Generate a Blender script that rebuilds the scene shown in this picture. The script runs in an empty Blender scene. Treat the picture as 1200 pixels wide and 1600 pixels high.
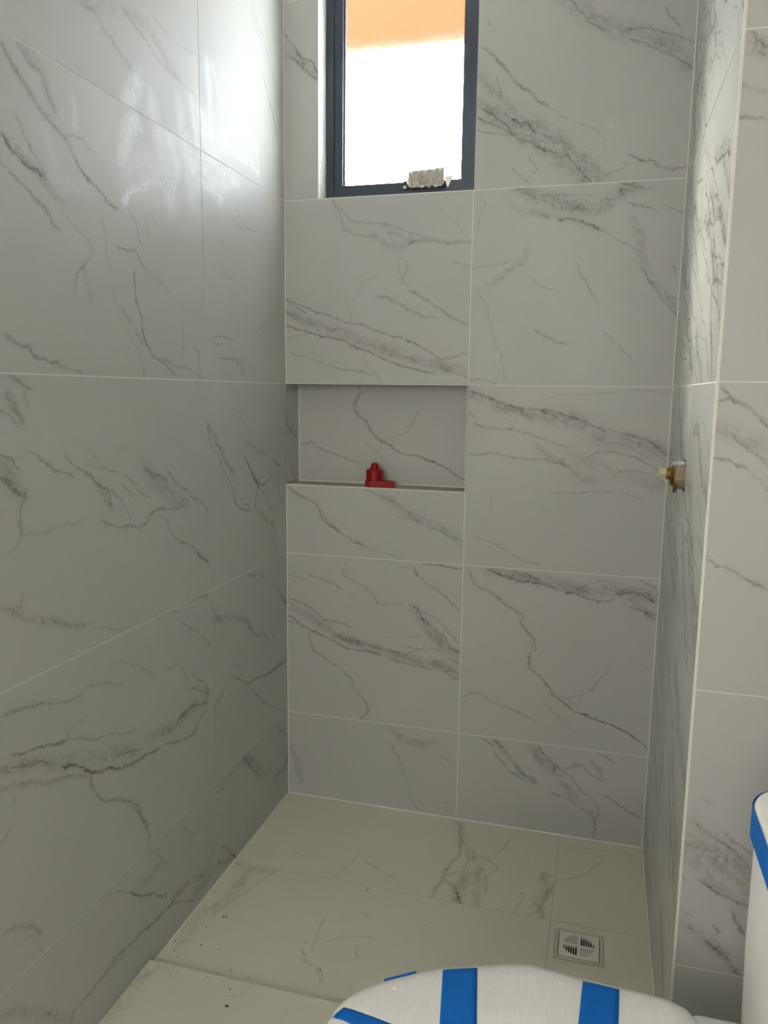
import bpy, bmesh, math, random
from mathutils import Vector, Matrix

# ------------------------------------------------------------------ camera
sc = bpy.context.scene
col = sc.collection
YAW, PITCH, ROLL = 0.2708, -0.1512, 0.0122
F = Vector((-math.sin(YAW)*math.cos(PITCH), math.cos(YAW)*math.cos(PITCH), math.sin(PITCH)))
R0 = F.cross(Vector((0, 0, 1))).normalized()
U0 = R0.cross(F)
R = R0*math.cos(ROLL) + U0*math.sin(ROLL)
U = -R0*math.sin(ROLL) + U0*math.cos(ROLL)
cam_d = bpy.data.cameras.new('camera')
cam = bpy.data.objects.new('camera', cam_d)
col.objects.link(cam)
M = Matrix((R, U, -F)).transposed().to_4x4()
M.translation = Vector((1.0722, -2.5634, 1.4942))
cam.matrix_world = M
cam_d.sensor_fit = 'VERTICAL'
cam_d.sensor_height = 24.0
cam_d.lens = 24.0*1221.56/1600.0
cam_d.clip_start = 0.02
sc.camera = cam

# ------------------------------------------------------------------ world, sun, lamps, exposure
world = bpy.data.worlds.new('sky')
sc.world = world
world.use_nodes = True
wn = world.node_tree
wn.nodes.clear()
wo = wn.nodes.new('ShaderNodeOutputWorld')
wb = wn.nodes.new('ShaderNodeBackground')
wb.inputs[0].default_value = (0.86, 0.93, 1.0, 1)     # bright hazy daylight sky
wb.inputs[1].default_value = 22.0
wn.links.new(wb.outputs[0], wo.inputs[0])

sun_d = bpy.data.lights.new('sun', 'SUN'); sun_d.energy = 46.0; sun_d.angle = math.radians(0.6); sun_d.color = (1.0, 0.95, 0.86)
sun = bpy.data.objects.new('sun', sun_d); col.objects.link(sun)
sun.rotation_euler = Vector((0.80, -0.58, -0.64)).to_track_quat('-Z', 'Y').to_euler()

def area_lamp(name, loc, rot, sx, sy, power, color):
    d = bpy.data.lights.new(name, 'AREA')
    d.shape = 'RECTANGLE'; d.size = sx; d.size_y = sy
    d.energy = power; d.color = color
    o = bpy.data.objects.new(name, d)
    o.location = loc; o.rotation_euler = rot
    col.objects.link(o)
    return o
# daylight of the bright hall beyond the open doorway behind the photographer
area_lamp('hall_daylight', (0.62, -4.6, 1.95), (math.radians(90), 0, 0), 1.2, 1.6, 37.0, (1.0, 0.98, 0.90))
# daylight of the room that opens off to the left of the photographer
area_lamp('side_room_daylight', (-0.95, -2.60, 1.75), (math.radians(90), 0, math.radians(-68)), 1.1, 1.7, 25.0, (1.0, 0.98, 0.90))

sc.cycles.sample_clamp_indirect = 0.0     # keep the full energy of the daylight through the pane
sc.view_settings.view_transform = 'Standard'
sc.view_settings.look = 'None'
sc.view_settings.exposure = 0.06
sc.view_settings.gamma = 1.0
sc.view_settings.use_curve_mapping = False

# ------------------------------------------------------------------ helpers
def box(bm, a, b):
    (x0, y0, z0), (x1, y1, z1) = a, b
    v = [bm.verts.new(p) for p in ((x0,y0,z0),(x1,y0,z0),(x1,y1,z0),(x0,y1,z0),(x0,y0,z1),(x1,y0,z1),(x1,y1,z1),(x0,y1,z1))]
    for f in ((0,3,2,1),(4,5,6,7),(0,1,5,4),(1,2,6,5),(2,3,7,6),(3,0,4,7)):
        bm.faces.new([v[i] for i in f])

def obj(name, bm, mat=None, parent=None, smooth=False, **props):
    me = bpy.data.meshes.new(name)
    bmesh.ops.recalc_face_normals(bm, faces=bm.faces)
    if smooth:
        for f in bm.faces: f.smooth = True
    bm.to_mesh(me); bm.free()
    o = bpy.data.objects.new(name, me)
    col.objects.link(o)
    if mat: me.materials.append(mat)
    if parent: o.parent = parent
    for k, v in props.items(): o[k] = v
    return o

def empty(name, loc=(0, 0, 0), **props):
    o = bpy.data.objects.new(name, None)
    o.empty_display_size = 0.05
    o.location = loc
    col.objects.link(o)
    for k, v in props.items(): o[k] = v
    return o

def boxes(name, lst, mat=None, parent=None, **props):
    bm = bmesh.new()
    for a, b in lst: box(bm, a, b)
    return obj(name, bm, mat, parent, **props)

def loft(bm, rings, cap0=True, cap1=True):
    vr = [[bm.verts.new(p) for p in r] for r in rings]
    n = len(vr[0])
    for a, b in zip(vr, vr[1:]):
        for i in range(n):
            j = (i+1) % n
            bm.faces.new((a[i], a[j], b[j], b[i]))
    if cap0: bm.faces.new(vr[0][::-1])
    if cap1: bm.faces.new(vr[-1])

def lathe(bm, prof, seg=32, c=(0, 0, 0), axis='z'):
    rings = []
    for r, h in prof:
        ring = []
        for i in range(seg):
            t = 2*math.pi*i/seg
            a, b = r*math.cos(t), r*math.sin(t)
            p = (a, b, h) if axis == 'z' else ((h, a, b) if axis == 'x' else (a, h, b))
            ring.append((c[0]+p[0], c[1]+p[1], c[2]+p[2]))
        rings.append(ring)
    loft(bm, rings)

def rrect(cx, cy, hx, hy, r, n=8):
    pts = []
    for k, (sx, sy) in enumerate(((1, 1), (-1, 1), (-1, -1), (1, -1))):
        for i in range(n+1):
            t = math.pi/2*(k + i/n)
            pts.append((cx + sx*(hx-r) + r*math.cos(t), cy + sy*(hy-r) + r*math.sin(t)))
    return pts

# ------------------------------------------------------------------ materials
def new_mat(name):
    m = bpy.data.materials.new(name); m.use_nodes = True
    return m, m.node_tree.nodes, m.node_tree.links, m.node_tree.nodes['Principled BSDF']

def plain(name, colr, rough=0.5, metal=0.0, noise=0.04, scale=30.0, bump=0.0, bscale=60.0, spec=0.5, coat=0.0):
    m, N, L, b = new_mat(name)
    tc = N.new('ShaderNodeTexCoord')
    nz = N.new('ShaderNodeTexNoise'); nz.inputs['Scale'].default_value = scale; nz.inputs['Detail'].default_value = 4
    L.new(tc.outputs['Object'], nz.inputs['Vector'])
    mx = N.new('ShaderNodeMix'); mx.data_type = 'RGBA'
    mx.inputs['A'].default_value = tuple(c*(1-noise) for c in colr) + (1,)
    mx.inputs['B'].default_value = tuple(min(1, c*(1+noise)) for c in colr) + (1,)
    L.new(nz.outputs['Fac'], mx.inputs['Factor'])
    L.new(mx.outputs['Result'], b.inputs['Base Color'])
    b.inputs['Roughness'].default_value = rough
    b.inputs['Metallic'].default_value = metal
    b.inputs['Specular IOR Level'].default_value = spec
    b.inputs['Coat Weight'].default_value = coat
    if bump:
        n2 = N.new('ShaderNodeTexNoise'); n2.inputs['Scale'].default_value = bscale; n2.inputs['Detail'].default_value = 5
        L.new(tc.outputs['Object'], n2.inputs['Vector'])
        bp = N.new('ShaderNodeBump'); bp.inputs['Strength'].default_value = bump; bp.inputs['Distance'].default_value = 0.004
        L.new(n2.outputs['Fac'], bp.inputs['Height']); L.new(bp.outputs['Normal'], b.inputs['Normal'])
    return m

# Marble-look porcelain. Veins of each tile: kind (v line, b cloudy band, h dried grout haze), half width in mm,
# strength, then the course of the vein in millimetres on the wall.
VEINS = {
 'b_l3': '''v 7 0.35 172,2123 194,2076 206,2040 245,2015 289,2001 327,1995
v 5 0.4 191,2099 228,2059 289,2046 354,2039 424,2016 520,1982
b 28 0.42 306,1995 360,1973 404,1972 452,1990
b 16 0.45 354,2034 392,2007 436,1970 404,1941
v 6 0.5 431,1971 468,1982 520,1985 557,1973 599,1972 640,1968
v 5 0.35 580,1916 606,1905 642,1899
v 6 0.35 404,1936 423,1916 427,1885 416,1855 406,1848
v 5 0.35 396,1916 402,1881 422,1850 438,1827
v 5 0.6 438,1824 465,1816 498,1798 525,1774 563,1746 600,1730 648,1709
v 4 0.3 351,1892 318,1873 279,1859 268,1828 252,1802
v 4 0.35 229,1787 241,1756 235,1730
v 7 0.4 324,1809 357,1805 396,1789 434,1763 478,1742 526,1739
v 3 0.3 523,2080 566,2044 598,2013 619,1991
v 4 0.7 2,1810 40,1796 104,1768 156,1754 207,1730 275,1721 331,1700 386,1678 458,1660 501,1634
v 3 0.7 2,1805 40,1783 75,1763
v 4 0.85 1,1716 74,1697 133,1686 184,1675 236,1653 287,1634 337,1619 376,1600 421,1585 481,1572 524,1561
b 26 0.5 -2,1765 75,1737 190,1698 303,1661 415,1624 524,1593 652,1562
v 3 0.5 1,1770 74,1710 86,1694
v 3 0.4 10,1678 51,1684 86,1694
v 4 0.4 287,1634 276,1608 298,1582 332,1550 355,1524
v 3 0.5 18,1622 74,1616 121,1600 179,1579 236,1568 316,1555
v 4 0.5 501,1634 550,1605 603,1616 645,1621
v 4 0.4 551,1582 599,1557 652,1542''',
 'b_r3': '''b 40 0.55 754,2134 838,2101 921,2068 989,2059 1056,2073 1131,2118
b 18 0.5 763,2071 840,2050 899,2033 969,2021 1027,1996
v 4 0.65 911,2027 946,2025 980,2018 1015,2002 1050,1984
v 4 0.4 1050,1984 1085,1960 1125,1937 1153,1924
v 3 0.7 1112,2067 1134,2058 1162,2051 1195,2039
v 4 0.5 1087,2126 1120,2113 1154,2101 1181,2105
v 4 0.45 1222,2048 1250,2033 1288,2018
v 4 0.4 772,2127 808,2108 838,2092
v 3 0.4 850,2100 908,2097 976,2094 1032,2102
b 22 0.35 1126,2020 1152,1952 1160,1907 1191,1839 1238,1794 1286,1725
v 4 0.45 1161,1879 1192,1828 1228,1777 1269,1737
v 3 0.35 1117,1870 1143,1908 1163,1941
v 3 0.7 1249,1882 1254,1871 1255,1860
b 16 0.35 692,1828 740,1863 787,1896 821,1948
v 4 0.35 647,1889 690,1899 757,1903
v 4 0.3 662,1829 694,1769 716,1679 742,1618 763,1545
v 3 0.4 830,1852 861,1830 891,1818 914,1818
v 4 0.5 966,1897 988,1856 1013,1815 1035,1780
v 6 0.5 849,1693 885,1677 916,1659 952,1648
v 3 0.45 1060,1688 1096,1653 1126,1624 1147,1600
v 4 0.4 645,1541 695,1539 733,1527
v 3 0.3 647,2105 678,2092 662,2006 651,1983''',
 'b_r4': '''v 6 0.6 652,2545 694,2514 724,2481 749,2451 779,2416 814,2396 862,2357
v 3 0.35 862,2357 903,2329 944,2305 995,2293 1030,2255 1032,2217
b 60 0.55 645,2372 723,2343 813,2292 884,2243 967,2172 1026,2124
b 25 0.4 642,2466 691,2412 740,2364 812,2309 917,2263
v 4 0.6 645,2377 694,2346 736,2315 773,2273 814,2253 856,2228 891,2221
v 4 0.6 652,2338 688,2324 725,2304 767,2285
v 3 0.6 647,2304 689,2296 725,2287 761,2285 791,2255
v 3 0.6 729,2348 771,2323 800,2315 825,2280
v 4 0.6 913,2230 943,2190 968,2161 997,2134
v 4 0.4 758,2184 789,2154 813,2133
v 4 0.4 810,2209 841,2179 818,2153
v 3 0.5 702,2455 706,2428 712,2402
v 4 0.4 972,2193 1006,2175 1041,2151 1106,2179
v 5 0.65 1107,2206 1138,2188 1170,2183 1199,2163 1231,2156 1268,2156
b 40 0.4 882,2673 968,2601 1024,2569 1079,2547 1161,2518 1270,2436
v 4 0.45 911,2649 946,2613 980,2578 1019,2556
v 4 0.55 1079,2552 1122,2553 1143,2548 1186,2529 1218,2520 1271,2500
v 4 0.5 1091,2523 1124,2509 1157,2490 1200,2471 1233,2450 1271,2425
v 4 0.6 1182,2598 1199,2571 1225,2543
v 3 0.7 678,2616 679,2612 680,2608''',
 'b_r2': '''b 22 0.55 642,1494 702,1477 762,1455 821,1438 873,1422
v 4 0.65 648,1503 696,1489 744,1469 791,1455 843,1445 900,1446 952,1432 1003,1413 1049,1394 1082,1381
v 3 0.6 791,1455 831,1456 872,1445 935,1426
v 4 0.55 644,1438 662,1421 663,1397 705,1386 747,1381 805,1377 846,1369 881,1356 928,1342 962,1332
v 3 0.45 721,1445 757,1437 798,1409 787,1391
v 5 0.55 648,1299 690,1294 720,1307 761,1299 809,1292 861,1285 907,1286 965,1271
b 18 0.45 859,1329 907,1301 965,1274 1023,1235 1063,1220
b 45 0.45 878,1434 986,1413 1072,1364 1155,1349 1226,1328 1281,1302
v 5 0.6 1082,1381 1115,1382 1159,1372 1203,1359 1236,1337 1275,1310
v 4 0.6 1009,1287 1053,1312 1102,1316 1157,1309 1196,1294 1235,1267 1274,1246
v 4 0.4 1127,1257 1176,1259 1220,1255 1270,1223
b 30 0.25 963,1309 1077,1266 1188,1236 1276,1206
v 3 0.4 906,1183 969,1183 1025,1189 1075,1197 1137,1188 1208,1174
v 3 0.25 865,1474 927,1492 1010,1501 1098,1502 1199,1509 1268,1502
v 4 0.45 668,1026 711,1016 760,991 809,964 851,949 898,946
v 3 0.25 724,1157 732,1109''',
 'b_r1': '''b 28 0.6 719,911 819,897 934,882 1047,867 1129,874 1270,862
v 4 0.8 724,914 766,896 813,882 866,880 906,877 946,865
v 4 0.7 980,859 1014,853 1048,838 1087,835 1131,842
v 3 0.5 765,923 812,912 859,906 889,879
v 3 0.5 1019,865 1046,891 1089,906 1144,898
v 4 0.7 1146,864 1194,871 1227,862 1265,845
v 4 0.7 1186,821 1230,813 1268,810
v 3 0.6 1208,915 1236,900 1268,885
b 12 0.5 1150,887 1190,850 1241,808 1269,781
v 7 0.55 662,916 672,880 697,851 751,828 787,798 823,774 850,758
v 6 0.6 850,758 836,741 857,719 879,697 895,656 876,629 874,589
v 6 0.65 874,589 908,559 932,530 957,496 992,476 1034,447
b 8 0.3 842,742 867,696 880,654
v 4 1 1034,447 1074,437 1114,426 1159,417 1194,403 1234,381 1268,358
v 3 0.5 1003,489 1042,503 1081,529 1101,574 1133,602
v 3 0.4 968,498 1003,489 1039,457
v 4 0.6 647,453 696,481 733,463 769,448 806,434 854,421 897,398
v 4 0.35 917,479 953,446 995,408 1031,375
v 3 0.25 1191,644 1230,636 1268,635''',
 'b_l1': '''v 3 0.6 10,837 65,833
v 5 0.55 84,848 120,836 163,825 193,810 208,799
v 3 0.35 208,799 265,775 312,761
v 5 0.45 228,919 204,915 202,886 211,858 252,840 288,817 323,791 341,764 365,766 428,765
v 5 0.75 499,918 544,919 583,913 638,909
v 3 0.75 460,904 483,875 523,847 558,822 591,802 609,781 637,761
v 3 0.35 340,921 397,911 455,898
v 5 0.6 6,753 59,740 102,720 139,693 193,680 242,667
b 22 0.55 6,729 71,699 139,663 224,624 319,604 402,583 489,569 649,534
v 4 0.95 6,690 46,667 90,641 157,614 212,596 260,586 308,585 355,575
v 3 0.7 6,670 46,655 71,648
v 4 0.7 391,567 437,555 490,546 541,542
v 3 0.5 193,633 242,614 296,619 343,600 425,591
v 3 0.6 448,617 488,615 517,612 573,624
v 3 0.6 448,588 477,603 505,623
b 26 0.6 468,757 515,704 573,641 641,602
v 3 0.7 463,768 492,742 504,709 538,695 578,670 607,633 641,614
v 3 0.55 503,749 549,725 594,683 640,648
v 4 0.7 546,569 586,573 614,588 642,574
v 3 0.55 557,616 596,598 631,567
b 10 0.5 575,543 610,524 643,516
v 3 0.35 355,637 424,650 493,662
v 5 0.6 90,638 80,610 102,564 139,544 182,518 224,493 264,467
v 6 0.6 264,467 249,447 273,423 298,399 310,364 286,330''',
 'b_l0': '''v 5 0.35 401,260 413,219 438,168 462,110 469,56 500,11
b 20 0.5 394,308 430,283 466,263 524,265 570,278
b 16 0.5 12,188 31,140 50,54
v 3 0.4 583,225 612,200 641,192
v 3 0.35 592,57 644,56''',
 'b_r0': '''v 4 0.6 724,316 760,293 791,241 816,213 858,188 910,174
b 12 0.5 765,312 808,268 856,219 910,183
v 3 0.6 822,208 874,203 910,183
b 30 0.5 888,310 936,262 983,225
v 4 0.65 916,311 946,276 976,249 1011,223 1046,198 1070,165
v 3 0.7 970,254 993,245 1027,247 1065,262
v 5 0.7 1016,249 1037,264 1071,260
v 4 0.5 1071,257 1100,231 1129,214
b 12 0.5 1092,284 1121,252 1134,217
v 4 0.6 1107,314 1141,303 1163,289
v 3 0.7 970,254 966,223 994,215
b 15 0.55 996,190 1043,148 1089,112 1119,86
v 4 0.5 1070,165 1104,151 1125,118 1124,87
v 4 0.55 963,154 1021,138 1079,104 1113,79
v 4 0.75 1116,79 1110,47 1111,10
v 5 0.6 1142,164 1176,148 1221,121 1266,104
b 8 0.4 1255,151 1270,117''',
 'b_l2': '''v 6 0.55 6,1162 54,1130 109,1104 127,1076 162,1038 204,1012
v 5 0.8 121,1082 133,1054 168,1030 204,1009
v 4 0.6 204,1009 246,981 298,961
v 5 0.75 257,976 281,969 298,961
v 3 0.45 298,956 351,951 397,940 454,921
v 4 0.45 285,1169 331,1148 372,1128 394,1124
b 24 0.42 348,1144 429,1098 508,1063 586,1030 641,989
v 4 0.4 412,1075 485,1062 542,1038 592,1013 641,1000''',
 'b_n': '''v 8 0.5 227,1524 236,1496 216,1462 213,1428
v 6 0.65 213,1428 258,1395 276,1361 306,1328 336,1312 372,1290
v 4 1 372,1290 413,1277 453,1273 494,1261 529,1248 569,1227 621,1195
v 3 0.6 467,1444 439,1421 423,1382 394,1353 353,1335 360,1307
v 4 0.6 14,1305 48,1315 82,1296 119,1282 168,1264 223,1242
v 4 0.3 259,1315 295,1288 331,1249 373,1210
v 2 0.25 264,1361 300,1339 342,1329''',
 'l_n4': '''v 8 0.35 -1062,2273 -1015,2280 -986,2257 -956,2242 -918,2224 -864,2211 -828,2209
v 5 0.4 -911,2324 -865,2312 -815,2298 -779,2277 -715,2269 -604,2255
b 25 0.25 -1049,2292 -952,2307 -827,2334 -769,2312 -690,2274
v 4 0.3 -789,2366 -735,2354 -669,2348 -590,2354
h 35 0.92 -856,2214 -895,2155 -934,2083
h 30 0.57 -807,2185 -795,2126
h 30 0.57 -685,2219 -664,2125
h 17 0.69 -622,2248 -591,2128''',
 'l_n3': '''v 9 0.5 -1300,2107 -1277,2075 -1247,2056 -1211,2031 -1168,2010 -1132,1994 -1106,1968
v 6 0.75 -1107,1964 -1075,1939 -1034,1920 -992,1901 -960,1891
v 8 0.35 -1255,2122 -1234,2100 -1196,2090 -1179,2064 -1161,2032
b 22 0.3 -1241,2128 -1192,2085 -1166,2030
v 5 0.45 -1266,1991 -1246,1954 -1223,1932 -1192,1895
v 7 0.6 -1313,1950 -1289,1926 -1258,1913 -1235,1907 -1201,1900
b 16 0.4 -1305,1946 -1249,1916 -1202,1890 -1152,1868
v 6 0.5 -1317,1900 -1292,1886 -1271,1873 -1239,1861 -1201,1839
v 4 0.3 -1126,1999 -1081,2006 -1035,1991
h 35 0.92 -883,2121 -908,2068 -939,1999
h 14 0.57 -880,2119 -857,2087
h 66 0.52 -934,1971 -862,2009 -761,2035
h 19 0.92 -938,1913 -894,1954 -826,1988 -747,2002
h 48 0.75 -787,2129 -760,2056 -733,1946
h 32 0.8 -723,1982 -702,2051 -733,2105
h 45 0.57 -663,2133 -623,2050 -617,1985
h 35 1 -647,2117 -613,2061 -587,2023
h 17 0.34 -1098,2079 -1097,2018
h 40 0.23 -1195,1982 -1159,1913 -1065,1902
v 6 0.55 -1248,1867 -1225,1850 -1196,1834 -1182,1817 -1162,1814
v 4 0.3 -1154,1846 -1117,1826 -1084,1808 -1050,1785
v 5 0.45 -1081,1762 -1113,1732 -1121,1696
v 5 0.35 -1020,1856 -1010,1822 -1012,1784 -995,1760
v 5 0.5 -925,1903 -891,1883 -883,1849 -873,1831 -896,1811
v 4 0.4 -867,1923 -847,1892 -834,1858
v 4 0.4 -830,1919 -805,1892
v 4 0.6 -965,1811 -931,1807 -896,1809 -875,1790 -850,1776
v 4 0.3 -850,1776 -801,1760 -753,1741
v 4 0.8 -906,1770 -905,1722 -896,1691 -883,1668
v 4 0.9 -883,1668 -878,1632 -857,1604 -835,1576
v 4 0.6 -835,1576 -788,1565 -764,1548 -739,1536
v 3 0.4 -992,1712 -968,1664 -930,1616 -895,1590 -877,1528
b 9 0.4 -954,1677 -907,1629 -872,1603
v 4 0.5 -795,1578 -729,1550 -657,1552 -591,1528
v 4 0.45 -697,1659 -681,1615 -711,1568
v 5 0.45 -635,1618 -608,1591 -600,1535
v 6 0.6 -1332,1594 -1304,1578 -1271,1575 -1253,1556 -1228,1556 -1203,1545
v 5 0.7 -1203,1548 -1187,1549 -1174,1542
v 5 0.5 -1174,1542 -1144,1533 -1116,1528
v 5 0.6 -1124,1533 -1113,1526
v 5 0.6 -880,1541 -877,1526
b 12 0.3 -1062,1783 -1089,1743 -1069,1687''',
 'l_f4': '''v 5 0.35 -247,2620 -221,2588 -176,2557 -172,2522
v 4 0.6 -173,2470 -141,2433 -103,2385 -73,2352 -33,2270
v 4 0.35 -79,2542 -70,2492 -40,2425
v 4 0.4 -237,2641 -211,2600 -156,2572 -119,2531 -80,2473
v 3 0.25 -192,2651 -146,2613 -98,2565
v 3 0.3 -267,2527 -214,2513 -197,2476
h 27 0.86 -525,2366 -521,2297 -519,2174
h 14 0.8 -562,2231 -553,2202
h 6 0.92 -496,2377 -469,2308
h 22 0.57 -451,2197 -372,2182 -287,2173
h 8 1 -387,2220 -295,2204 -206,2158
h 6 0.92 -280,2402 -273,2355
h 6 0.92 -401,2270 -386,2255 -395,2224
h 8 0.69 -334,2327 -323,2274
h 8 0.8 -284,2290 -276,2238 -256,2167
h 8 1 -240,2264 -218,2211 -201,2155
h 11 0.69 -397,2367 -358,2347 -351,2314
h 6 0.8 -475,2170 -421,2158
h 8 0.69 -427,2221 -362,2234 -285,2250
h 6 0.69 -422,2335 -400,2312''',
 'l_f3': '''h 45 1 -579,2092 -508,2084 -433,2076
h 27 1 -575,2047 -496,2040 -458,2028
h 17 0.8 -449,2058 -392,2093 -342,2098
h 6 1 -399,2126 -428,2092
v 4 0.45 -411,2011 -371,1983 -320,1971
v 4 0.45 -378,2025 -337,1994 -302,1986 -248,1985
v 3 0.25 -461,1951 -448,1901 -408,1879
v 4 0.3 -466,1842 -435,1825 -377,1819
v 4 0.3 -413,1763 -389,1721 -358,1649
v 4 0.45 -536,1639 -489,1646 -375,1646
v 5 0.4 -536,1623 -467,1627
v 5 0.5 -476,1587 -419,1588 -351,1585
v 6 0.5 -386,1591 -361,1573 -326,1543
v 4 0.3 -258,1664 -200,1700 -139,1709
v 5 0.3 -181,1649 -121,1619
b 14 0.25 -565,1800 -522,1778
v 4 0.35 -162,1994 -192,1957 -203,1920''',
 'l_n2': '''v 6 0.6 -1331,1517 -1309,1508 -1285,1500 -1266,1493
v 5 0.4 -1323,1511 -1304,1501 -1280,1496
b 14 0.45 -1334,1484 -1317,1460 -1301,1429
v 4 0.5 -1355,1459 -1333,1440 -1306,1419
v 4 0.5 -1291,1484 -1283,1463
v 6 0.5 -1327,1454 -1305,1440
v 4 0.55 -1362,1374 -1335,1362 -1313,1341
b 30 0.5 -1364,1351 -1338,1321 -1312,1287
v 6 0.5 -1365,1331 -1339,1308 -1312,1287
v 5 0.65 -1301,1296 -1313,1280 -1320,1263 -1321,1235 -1319,1215
v 4 0.4 -1319,1215 -1334,1195 -1354,1186
v 4 0.6 -1280,1370 -1256,1356 -1236,1344 -1215,1329 -1165,1311
v 4 0.3 -1335,1366 -1306,1365 -1281,1369
v 4 0.45 -1179,1358 -1163,1339 -1140,1326
v 5 0.65 -1140,1326 -1099,1308 -1075,1286 -1042,1272
v 5 0.75 -1042,1272 -1030,1256 -1022,1226
v 4 0.4 -1109,1333 -1059,1325 -999,1307
v 3 0.35 -1113,1365 -1077,1350 -1065,1335
v 4 0.5 -971,1296 -980,1271 -945,1241 -921,1256
v 4 0.5 -971,1296 -921,1260 -867,1231
v 4 0.45 -1029,1268 -989,1238 -955,1199
v 5 0.6 -1061,1202 -1021,1183 -971,1173 -956,1177
v 5 0.65 -956,1177 -923,1163 -895,1167 -878,1187 -845,1196 -793,1194
v 4 0.5 -793,1194 -740,1182 -702,1189
b 14 0.5 -1074,1290 -1050,1258 -1025,1222
b 34 0.42 -902,1311 -840,1269 -757,1213 -702,1191
v 5 0.6 -788,1287 -736,1254 -663,1206 -613,1184 -573,1153
v 4 0.5 -887,1301 -839,1287 -790,1259
v 5 0.45 -803,1172 -771,1124 -726,1091
v 5 0.65 -726,1091 -670,1066 -631,1038 -579,1006
b 12 0.4 -650,1052 -579,1006
v 5 0.25 -1313,1214 -1257,1210 -1207,1213 -1130,1213
v 3 0.2 -1002,1361 -915,1347
v 7 0.4 -1386,1085 -1349,1075 -1327,1073
v 4 0.4 -1323,1097 -1329,1074
b 12 0.45 -1368,1073 -1331,1054 -1276,1031 -1223,1008 -1165,986 -1109,974
v 4 0.3 -1110,965 -1044,942 -979,932''',
 'l_f2': '''b 16 0.5 -569,1395 -510,1345 -448,1281 -407,1246
v 4 0.6 -569,1381 -549,1340 -504,1304 -481,1268 -442,1230 -401,1183
v 3 0.5 -533,1354 -495,1322 -472,1294 -415,1251
v 4 0.75 -418,1185 -402,1159 -367,1135 -299,1117
v 4 0.6 -349,1148 -312,1141 -303,1130
v 5 0.35 -366,1427 -323,1382 -267,1364
b 14 0.35 -333,1343 -269,1319 -170,1288
v 4 0.7 -357,1305 -317,1278 -290,1251 -253,1211 -234,1188
v 5 0.9 -238,1205 -234,1175 -254,1148 -265,1129
v 4 0.8 -253,1211 -194,1188 -152,1202
v 5 0.7 -108,1261 -75,1246 -48,1234
v 4 0.5 -162,1227 -99,1195 -88,1167
v 4 0.5 -194,1162 -154,1114 -90,1078
b 16 0.4 -265,1125 -196,1081 -113,1041
v 4 0.65 -113,1041 -103,1000 -109,960
v 5 0.4 -113,1489 -103,1460
v 3 0.4 -56,1123 1,1070
b 10 0.5 -308,1269 -253,1207 -194,1158
v 4 0.5 -65,1231 -77,1188 -45,1103''',
 'l_n1': '''v 5 0.55 -707,919 -647,919 -584,914
v 3 0.6 -756,889 -700,850 -631,806 -585,765
v 3 0.3 -861,916 -800,914 -736,906
v 6 0.5 -1403,879 -1365,875 -1331,872 -1285,856 -1224,834 -1165,827
v 6 0.45 -1145,840 -1106,832 -1066,822 -1021,797
v 4 0.4 -1014,861 -963,831 -917,801 -878,765
v 4 0.4 -817,766 -753,759 -726,729 -708,706
v 4 0.9 -1382,793 -1348,779 -1313,772 -1275,765 -1236,755 -1225,752
v 4 0.4 -1225,752 -1200,768 -1162,773
v 4 0.45 -1225,752 -1177,738 -1121,711 -1075,697 -973,664
v 6 1 -1240,698 -1194,676 -1146,642 -1080,616 -1024,596 -971,582 -914,578 -868,569
v 4 0.55 -1416,733 -1377,728 -1343,719 -1302,696 -1248,679 -1172,643
b 26 0.4 -1412,772 -1340,752 -1262,719 -1144,675 -969,613
v 4 0.4 -1412,777 -1370,757 -1315,742 -1273,726
v 5 0.75 -829,561 -774,549 -716,537 -675,538
b 24 0.5 -912,616 -808,601 -713,608 -597,611
v 4 0.6 -790,593 -761,612 -692,616 -609,594
v 4 0.65 -696,542 -643,563 -598,589
v 4 0.6 -708,706 -719,679 -669,661 -597,622
v 4 0.6 -687,710 -627,667 -597,622
v 4 0.5 -1051,632 -992,618 -937,608
v 4 0.55 -1146,642 -1148,612 -1130,583
v 5 0.6 -1142,639 -1145,604 -1117,558
v 5 0.6 -1124,560 -1069,533 -1010,499 -962,459
v 6 0.6 -966,467 -959,429 -932,396 -920,354 -936,328
b 9 0.4 -1011,494 -968,445 -933,385
v 6 0.5 -1416,729 -1383,721 -1336,711 -1287,686 -1235,670 -1158,636
v 4 0.3 -1383,721 -1380,684
v 4 0.45 -1394,651 -1404,635 -1424,633
v 8 0.4 -1440,446 -1406,440 -1354,410 -1332,368
v 6 0.25 -1398,397 -1367,398 -1328,335''',
 'l_f1': '''v 5 0.55 -325,912 -280,902 -253,898
v 6 0.7 -229,893 -196,875
v 6 0.65 -127,840 -65,795 -44,764 0,735
v 5 0.5 -567,879 -539,839 -510,801
b 18 0.35 -569,839 -455,808 -338,763 -295,714
v 6 0.5 -338,775 -313,736 -249,684
v 6 0.5 -268,702 -192,671 -152,642 -110,659
v 6 0.85 -337,553 -263,547 -185,527 -113,528 -49,524 2,530
v 5 0.6 -438,613 -388,584 -350,561 -328,545
b 10 0.4 -134,535 -48,542 2,548
v 5 0.6 -301,515 -246,468 -198,434 -158,410
v 4 0.5 -158,410 -106,369 -30,338
v 4 0.35 -460,687 -428,649 -387,623
b 12 0.45 -503,587 -543,572 -582,542
v 4 0.4 -519,578 -544,546 -553,519
v 5 0.3 -456,565 -449,543''',
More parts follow.
